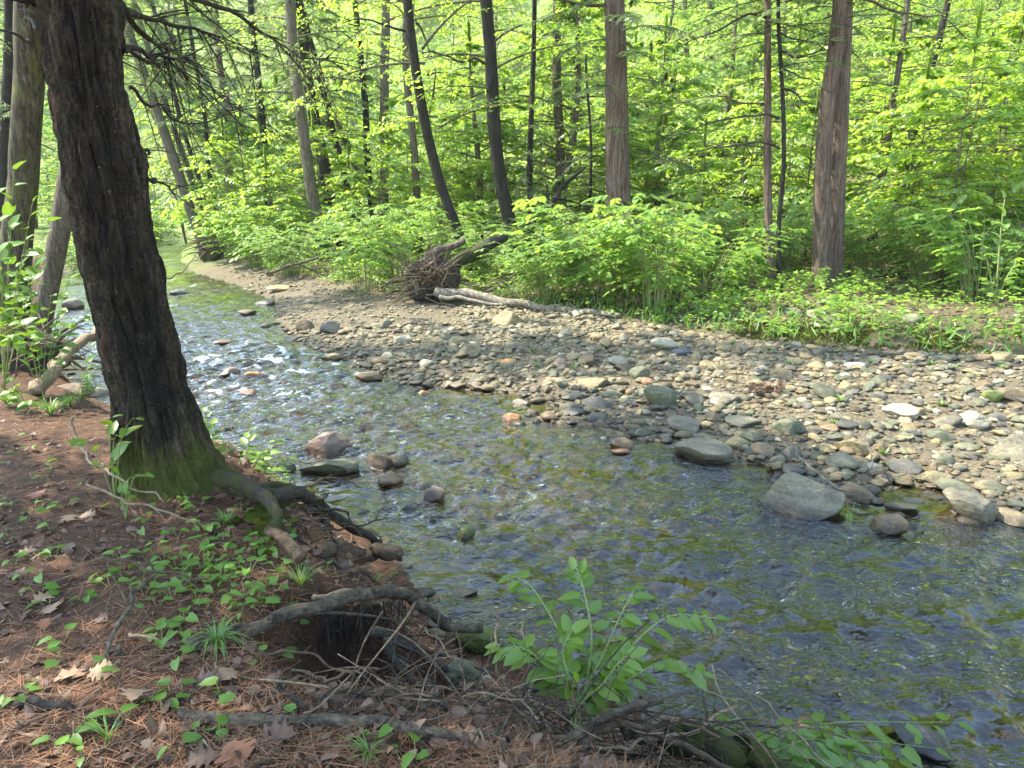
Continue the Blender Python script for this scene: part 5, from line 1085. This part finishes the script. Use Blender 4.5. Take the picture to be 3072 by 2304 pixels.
DLV = [(95, 1300, .10, 'oak_leaf', 'pale tan oak leaf, upper of two overlapping at the edge of the needle bank'), (112, 1322, .11, 'oak_leaf', 'pale tan lobed leaf lying under the orange round leaf'), (98, 1355, .07, 'rust_leaf', 'orange round dead leaf beside the tan oak leaves'), (160, 1470, .13, 'oak_leaf', 'light brown pointed leaf by the forked grey twig'), (220, 1462, .10, 'oak_leaf', 'curled light brown leaf between twig and seedlings'), (290, 1510, .10, 'oak_leaf', 'brown lobed leaf lying on rusty needles'), (450, 1480, .11, 'dead_leaf', 'grey brown leaf under the drooping grass tuft'), (490, 1468, .10, 'oak_leaf', 'tan leaf under the tips of the grass tuft'), (598, 1600, .13, 'dead_leaf', 'purple brown leaf below the dark smooth branch'), (320, 1617, .05, 'oak_leaf', 'small cream leaf on the rusty needles'), (510, 1640, .12, 'rust_leaf', 'rust brown round leaf at the bottom edge'), (440, 1650, .10, 'dead_leaf', 'grey leaf beside the rust brown leaf at the bottom edge'), (150, 1125, .10, 'oak_leaf', 'tan leaf by the twig high on the needle bank'), (80, 1075, .10, 'rust_leaf', 'reddish leaf on the dim part of the bank'), (190, 1120, .09, 'oak_leaf', 'curled orange tan leaf near the dark trunk'), (215, 1102, .08, 'rust_leaf', 'rusty leaf under the dark trunk seedlings'), (350, 1290, .08, 'dead_leaf', 'grey crinkled leaf amid seedlings'), (220, 1345, .09, 'dead_leaf', 'dark maroon leaf right of the oak leaves'), (370, 1400, .08, 'dead_leaf', 'folded grey leaf by the heart-shaped seedling'), (40, 1250, .10, 'dead_leaf', 'broad grey leaf at the margin of the bank'), (150, 1190, .09, 'dead_leaf', 'purplish leaf on the leaf-strewn bank'), (60, 1200, .09, 'oak_leaf', 'tan leaf on the leaf-strewn margin')]
for n_, (u, v, s, mt, lab) in enumerate(DLV):
    p = PG(u, v); o = link('dead_leaf', OAKM[mt][n_ % 3], None, (p[0], p[1], p[2] + .014)); o.scale = (s, s, s * .9); o.rotation_euler = (g.uniform(-.3, .2), g.uniform(-.3, .3), g.uniform(0, 6.28)); tag(o, lab, 'leaf')
mb = MB(); n = 60; pos = np.stack([g.normal(0, .09, n), g.normal(0, .07, n), np.abs(g.normal(.05, .05, n))], -1); place(mb, CURL, pos, g.normal(0, 1, (n, 3)), UP + g.normal(0, .6, (n, 3)), g.uniform(.07, .15, n), 0, np.clip(g.normal(.45, .2, n), 0, 1))
p = PG(1665, 852); tag(mb.build('dead_leaves', M['dead_leaf'], None, tuple(p)), 'heap of curled brown leaves caught between stones on the bar', 'leaf heap')

# ------------------------------------------------------------------ seedlings
SEED = []
for k in range(6):
    gg = np.random.default_rng(500 + k); mb = MB(); nl_ = (1, 1, 2, 2, 3, 1)[k]; h = gg.uniform(.03, .055)
    for j in range(nl_):
        az = j * 2.5 + gg.uniform(-.4, .4); tip = np.array([math.cos(az) * .012 * nl_, math.sin(az) * .012 * nl_, h * gg.uniform(.8, 1.2)])
        mb.add(*tube(np.array([(0, 0, -.01), tip * .6, tip]), [.0018, .0015, .001], 5), 1, .5)
        d = np.array([[math.cos(az), math.sin(az), gg.uniform(-.35, .25)]]); place(mb, HEART, tip[None], d, UP[None] + gg.normal(0, .25, (1, 3)), np.array([gg.uniform(.033, .050)]), 0, np.array([gg.uniform(.3, .9)]))
    SEED.append(mb.mesh('seedling', [M['leaf_small'], M['stem_green']]))
SP = [(640, 1360), (385, 1440), (470, 1535), (390, 1505), (215, 1485), (360, 1525), (480, 1510), (350, 1550), (455, 1605), (190, 1305), (180, 1300), (290, 1330), (240, 1570), (135, 1650), (180, 1648), (70, 1120), (50, 1255), (240, 1248), (340, 1375), (350, 1390), (395, 1372), (140, 1390), (560, 1300), (575, 1310), (640, 1310), (680, 1312), (780, 1600), (850, 1600), (860, 1640), (640, 1570), (655, 1540), (460, 1620), (340, 1110), (430, 1100), (400, 1085), (300, 1065), (265, 1045), (60, 1135), (140, 1100), (170, 1060), (100, 1040), (95, 1020), (20, 1010), (130, 1010), (40, 985), (80, 975), (15, 945), (60, 950), (900, 1640), (930, 1650), (270, 1250), (560, 1430), (600, 1425), (575, 1405)]
while len(SP) < 205:
    if len(SP) < 150: u, v = g.normal(480, 85), g.normal(1230, 50)
    else: u, v = g.uniform(0, 500), g.uniform(950, 1640)
    SP.append((u, v))
for n_, (u, v) in enumerate(SP):
    if v < 900 or u < -10: continue
    p = PG(u, v); r_ = link('seedling', SEED[int(g.integers(6))], None, tuple(p)); s = g.uniform(.75, 1.25); r_.scale = (s, s, s); r_.rotation_euler = (0, 0, g.uniform(0, 6.28))
    w = ('in the dense patch between dark trunk and arching root', 'patch') if 330 < u < 700 and 1120 < v < 1345 else (('on the dim leafy bank beside the dark trunk', 'trunk') if v < 1140 else (('at the bottom edge beside the dark smooth branch', 'bottom') if v > 1540 else ('on the rusty needles around the grass tuft', 'needles')))
    tag(r_, 'bright heart-leaved seedling ' + w[0], 'seedling', 'heart-leaved seedlings, ' + w[1])

def tuft(name, label, u, v, n, L, w, seed, droop=1.0, k=0.0):
    gg = np.random.default_rng(seed); p = PG(u, v, k); mb = MB()
    for b in range(n):
        az = gg.uniform(0, 6.28); l = L * gg.uniform(.5, 1.15); s = np.linspace(0, 1, 7); out = gg.uniform(.25, .8) * l; a2 = az + gg.uniform(-.3, .3) * s
        c = np.stack([out * s ** 1.3 * np.cos(a2), out * s ** 1.3 * np.sin(a2), l * (.85 * s - .75 * droop * gg.uniform(.5, 1.15) * s ** 2.4)], -1); sd = np.stack([-np.sin(a2), np.cos(a2), 0 * s], -1) * (w * (1 - s ** 2) + .0004)[:, None]
        V = np.concatenate([c - sd, c + sd]); i = np.arange(6); F = np.concatenate([np.stack([i, i + 1, i + 8], -1), np.stack([i, i + 8, i + 7], -1)]); mb.add(V, F, 0, gg.random())
    return tag(mb.build(name, M['grass'], None, tuple(p)), label, 'grass tuft')
tuft('grass_tuft', 'largest drooping grass tuft, at the end of the arching root', 470, 1398, 70, .24, .0022, 1, 1.25)
tuft('grass_tuft', 'upright grass tuft on the bank lip above the arching root', 648, 1272, 60, .20, .0018, 2, .5)
tuft('grass_tuft', 'grass tuft on the mossy lip below the dark trunk', 490, 1135, 60, .15, .0018, 3, .6)
tuft('grass_tuft', 'small yellowish grass sprig at the bottom of the bank', 235, 1600, 22, .13, .0014, 4, .6)
tuft('grass_tuft', 'grass clump at the bottom edge below the lichened twig', 800, 1640, 45, .14, .0016, 5, .9)
tuft('grass_tuft', 'grass tuft near the far seedlings above the stream lip', 560, 1180, 26, .12, .0016, 6, .8)
tuft('grass_tuft', 'dim ferny grass beside the dark trunk above the wet slab', 110, 900, 90, .32, .003, 7, .8)
tuft('grass_tuft', 'dim ferny grass at the margin below the peeled log', 20, 880, 90, .34, .003, 8, .8)
tuft('grass_tuft', 'fine grass behind the seedlings left of the dark trunk foot', 150, 880, 60, .28, .003, 9, .9)
for n_, (u, v) in enumerate([(1240, 800), (1262, 792), (1100, 785), (1160, 795)]): tuft('grass_tuft', ('pale', 'feathery', 'yellowish', 'sparse')[n_] + ' green sprig among tan cobbles of the bar', u, v, 14, .2, .006, 20 + n_, .6)
for n_, (u, v) in enumerate([(1150, 760), (1350, 775), (1660, 760), (1880, 785), (1815, 760), (1960, 800), (2010, 790), (2060, 800), (1800, 920), (1815, 870), (2030, 880), (2160, 800), (1910, 985), (1580, 745), (1700, 790)]):
    o = tuft('bar_plant', 'small green plant growing between stones of the gravel bar', u, v, 16, .16, .009, 40 + n_, .55); o['category'] = 'plant'; o['group'] = 'small plants on the gravel bar'

# ------------------------------------------------------------------ leafy plants close by
def leafy_plant(name, label, base, canes, ls, tpl=OVATE, mat='leaf_near', nl=8, start=.35, r=.0045, seed=0, jit=.5, group=None, stem='stem_green', tipn=0):
    gg = np.random.default_rng(seed); b = np.array(base, float); root = empty(name, tuple(b), label, 'plant', group); st = MB(); lv = MB()
    for pts in canes:
        p = smooth_path(np.concatenate([[b], [np.array(q) for q in pts]]), 20) - b; st.add(*tube(p, np.linspace(r, r * .35, 20), 6), 0, .5)
        ts = np.linspace(start, 1, nl); q = np.stack([np.interp(ts, np.linspace(0, 1, 20), p[:, k]) for k in range(3)], -1); d = nrm(np.stack([np.interp(ts, np.linspace(0, 1, 20), np.gradient(p[:, k])) for k in range(3)], -1))
        side = np.where(np.arange(nl) % 2, 1, -1) * gg.uniform(.6, 1.3, nl); side[-1] *= .2
        h = d.copy(); h[:, 2] *= .3; h = nrm(h + gg.normal(0, .12, h.shape)); ld = rot2(h, side); ld[:, 2] += gg.uniform(-.5, .05, nl)
        pet = q + nrm(ld) * ls * .22
        for a_, c_ in zip(q, pet): st.add(*tube(np.array([a_, (a_ + c_) / 2 + [0, 0, .004], c_]), [r * .4, r * .35, r * .3], 4), 0, .5)
        place(lv, tpl, pet, ld, UP + gg.normal(0, .25 * jit / .5, (nl, 3)) - np.array([0, .25, 0]), ls * gg.uniform(.6, 1.15, nl) * np.linspace(1.05, .75, nl), 0, gg.uniform(.2, .9, nl))
    st.build('stem', M[stem], root); lv.build('foliage', M[mat], root); return root
B = PG(1235, 1640); B[2] = gz1(B[0], B[1])
fan = [[(1248, 1500, 2.5), (1215, 1380, 2.62), (1150, 1270, 2.72), (1105, 1245, 2.78)], [(1262, 1500, 2.5), (1278, 1380, 2.62), (1262, 1280, 2.72), (1248, 1235, 2.76)], [(1290, 1500, 2.5), (1370, 1390, 2.62), (1450, 1330, 2.72), (1540, 1335, 2.78)], [(1290, 1520, 2.45), (1370, 1460, 2.52), (1440, 1430, 2.6), (1510, 1455, 2.62)], [(1230, 1520, 2.45), (1180, 1440, 2.5), (1130, 1400, 2.55), (1085, 1400, 2.6)], [(1255, 1510, 2.48), (1300, 1420, 2.58), (1340, 1330, 2.7), (1370, 1275, 2.78)], [(1240, 1540, 2.42), (1230, 1470, 2.45), (1215, 1410, 2.5), (1230, 1370, 2.52)], [(1250, 1530, 2.42), (1300, 1480, 2.45), (1330, 1440, 2.48), (1350, 1420, 2.5)]]
leafy_plant('knotweed_plant', 'large bright leafy plant leaning over the water from the bottom tangle', B, [[PD(*q) for q in c] for c in fan], .098, OVATE, 'leaf_near', 19, .30, .006, 3)
B = np.array([1.35, 2.42, gz1(1.35, 2.42)])
fan = [[(1640, 1650, 2.42), (1720, 1580, 2.55), (1820, 1560, 2.62), (1960, 1560, 2.68), (2060, 1560, 2.7)], [(1640, 1655, 2.4), (1740, 1610, 2.48), (1860, 1600, 2.52), (2010, 1615, 2.5)], [(1610, 1640, 2.42), (1580, 1590, 2.5), (1560, 1560, 2.55)], [(1650, 1640, 2.42), (1690, 1590, 2.5), (1760, 1570, 2.56)], [(1680, 1650, 2.4), (1800, 1625, 2.45), (1930, 1640, 2.45)], [(1640, 1660, 2.38), (1730, 1600, 2.45), (1790, 1600, 2.48)], [(1600, 1660, 2.38), (1680, 1640, 2.4), (1760, 1640, 2.42), (1850, 1650, 2.4)]]
leafy_plant('knotweed_plant', 'leafy plant bending low over the blue water in the bottom corner', B, [[PD(*q) for q in c] for c in fan], .115, OVATE, 'leaf_near', 17, .10, .0035, 4)
def simple_plant(label, u, v, Y, tips, ls, nl, seed, tpl=HEART, mat='leaf_small', r=.003, start=.3):
    b = PD(u, v, Y); b[2] = gz1(b[0], b[1]); leafy_plant('leafy_plant', label, b, [[PD((u + q[0]) / 2, (v * .4 + q[1] * .6), (Y + q[2]) / 2), PD(*q)] for q in tips], ls, tpl, mat, nl, start, r, seed)
simple_plant('tall leafy plant cut by the picture margin in front of the massive mossy tree', 10, 850, 6.2, [(30, 370, 6.2), (70, 440, 6.3), (105, 480, 6.4), (60, 520, 6.0), (-20, 400, 6), (20, 470, 6.1), (0, 540, 6), (90, 555, 6.3), (40, 590, 6)], .135, 9, 11, r=.005)
simple_plant('broad leafy plant on the near bank over the peeled log', 90, 850, 6.0, [(60, 600, 5.9), (150, 605, 6.1), (195, 665, 6.2), (110, 640, 5.7), (30, 640, 5.8), (140, 700, 5.8), (50, 700, 5.6), (0, 690, 5.7)], .115, 9, 12, r=.004)
simple_plant('low leafy plant hugging the bank edge left of the dark trunk', 60, 880, 5.6, [(10, 800, 5.5), (30, 840, 5.5), (0, 830, 5.4), (60, 865, 5.3)], .08, 6, 13)
simple_plant('plant with long pointed leaves at the foot of the dark trunk', 238, 1020, 3.75, [(235, 905, 3.75), (180, 955, 3.65), (285, 905, 3.7), (250, 940, 3.65)], .10, 4, 14, OVATE, 'leaf_near')
simple_plant('small plant growing on the moss just below the dark trunk', 262, 1060, 3.5, [(255, 1025, 3.5), (290, 1030, 3.48), (310, 1025, 3.5)], .06, 3, 15)
simple_plant('hanging leafy shoot dangling over the water behind the dark trunk', 170, 900, 6.2, [(195, 750, 6.3), (200, 800, 6.2), (180, 830, 6.1)], .09, 6, 16)
simple_plant('row of round leaves on a shoot right of the dark trunk', 450, 1010, 4.5, [(445, 880, 4.6), (460, 920, 4.6)], .085, 7, 17)
simple_plant('spray of green leaflets beside the dark trunk above the stream', 520, 1060, 4.4, [(600, 950, 4.8), (540, 930, 4.7), (490, 960, 4.6), (620, 990, 4.7), (560, 980, 4.5), (470, 990, 4.5)], .085, 13, 18, OVATE, 'leaf_near')
simple_plant('low green sprig near the mossy root over the stream', 600, 1060, 4.3, [(620, 1020, 4.4), (585, 1015, 4.4)], .06, 6, 19, OVATE, 'leaf_near')
simple_plant('small sprig growing on the mossy lip by the weathered log', 830, 1262, 3.6, [(850, 1235, 3.6), (815, 1245, 3.6)], .035, 6, 20, OVATE, 'leaf_near')
simple_plant('bright young plant on the bar beside the largest grey boulder', 1838, 1098, 5.0, [(1825, 1092, 5.0), (1850, 1090, 5.0)], .07, 2, 21)
simple_plant('thin grey-stemmed shrub with round leaves at the far bank margin', 2150, 660, 12.4, [(2170, 430, 12.6), (2120, 520, 12.4), (2200, 560, 12.3), (2185, 620, 12.2), (2130, 600, 12.3)], .17, 10, 22, HEART, 'leaf_knot', .018, .3)
# moss cushions along the lip of the far bank and on the near bank lip
mb = MB(); V0, F0 = I2
def cushions(n, fx, rad):
    for k in range(n):
        x, y = fx(); r = g.uniform(*rad); V = V0 * [r, r * .9, r * .28] + [x, y, gz1(x, y) + .01]; V = V + (fbm(V * 25, 2, 3)[:, None] - .5) * .03; mb.add(V, F0, 0, g.random())
def lip():
    t = g.random(); a, b = np.array([3.6, 11.2]), np.array([8.4, 9.2]); q = a + (b - a) * t; return q[0] + g.normal(0, .15), q[1] + g.uniform(.05, .5)
n = 16000; t = g.random(n); off = g.normal(.35, .3, n); x = 3.6 + 4.8 * t + g.normal(0, .1, n); y = 11.2 - 2.0 * t + off; ok = (vnoise(xyz(x * 1.6, y * 1.6), 88) > .46) & (dpoly(x, y, VE) < 1.3); x, y = x[ok], y[ok]; n = len(x)
place(mb, NARROW, np.stack([x, y, gz(x, y) - .004], -1), g.normal(0, .6, (n, 3)) + UP, g.normal(0, 1, (n, 3)), g.uniform(.02, .055, n), 0, g.random(n))
def nl_(): q = PG(g.normal(570, 25), g.normal(1120, 40)); return q[0], q[1]
cushions(40, nl_, (.02, .05))
M['moss'] = leaf_mat('moss', (.03, .04, .008), (.085, .10, .018), (.1, .12, .02), .2, .0)
tag(mb.build('moss', M['moss']), kind='stuff')
# ------------------------------------------------------------------ the pale summer air
bpy.context.view_layer.update()
bb = np.array([o.matrix_world @ Vector(c) for o in bpy.data.objects if o.type == 'MESH' for c in o.bound_box]); lo, hi = bb.min(0), bb.max(0)
mb = MB(); x0, x1, y0, y1, z0, z1 = lo[0] - 2, hi[0] + 2, lo[1] - 2, hi[1] + 2, lo[2] - 1, hi[2] + 2
V = np.array([(x, y, z) for x in (x0, x1) for y in (y0, y1) for z in (z0, z1)]); F = [(0, 1, 3), (0, 3, 2), (4, 6, 7), (4, 7, 5), (0, 4, 5), (0, 5, 1), (2, 3, 7), (2, 7, 6), (0, 2, 6), (0, 6, 4), (1, 5, 7), (1, 7, 3)]
mb.add(V, F); m, nt, out = nodes('haze_air'); pv = N(nt, 'VolumePrincipled'); pv.inputs['Color'].default_value = (.93, .96, .88, 1); pv.inputs['Density'].default_value = .0004; nt.links.new(pv.outputs[0], out.inputs['Volume'])
tag(mb.build('haze', m, smooth=False), kind='stuff')
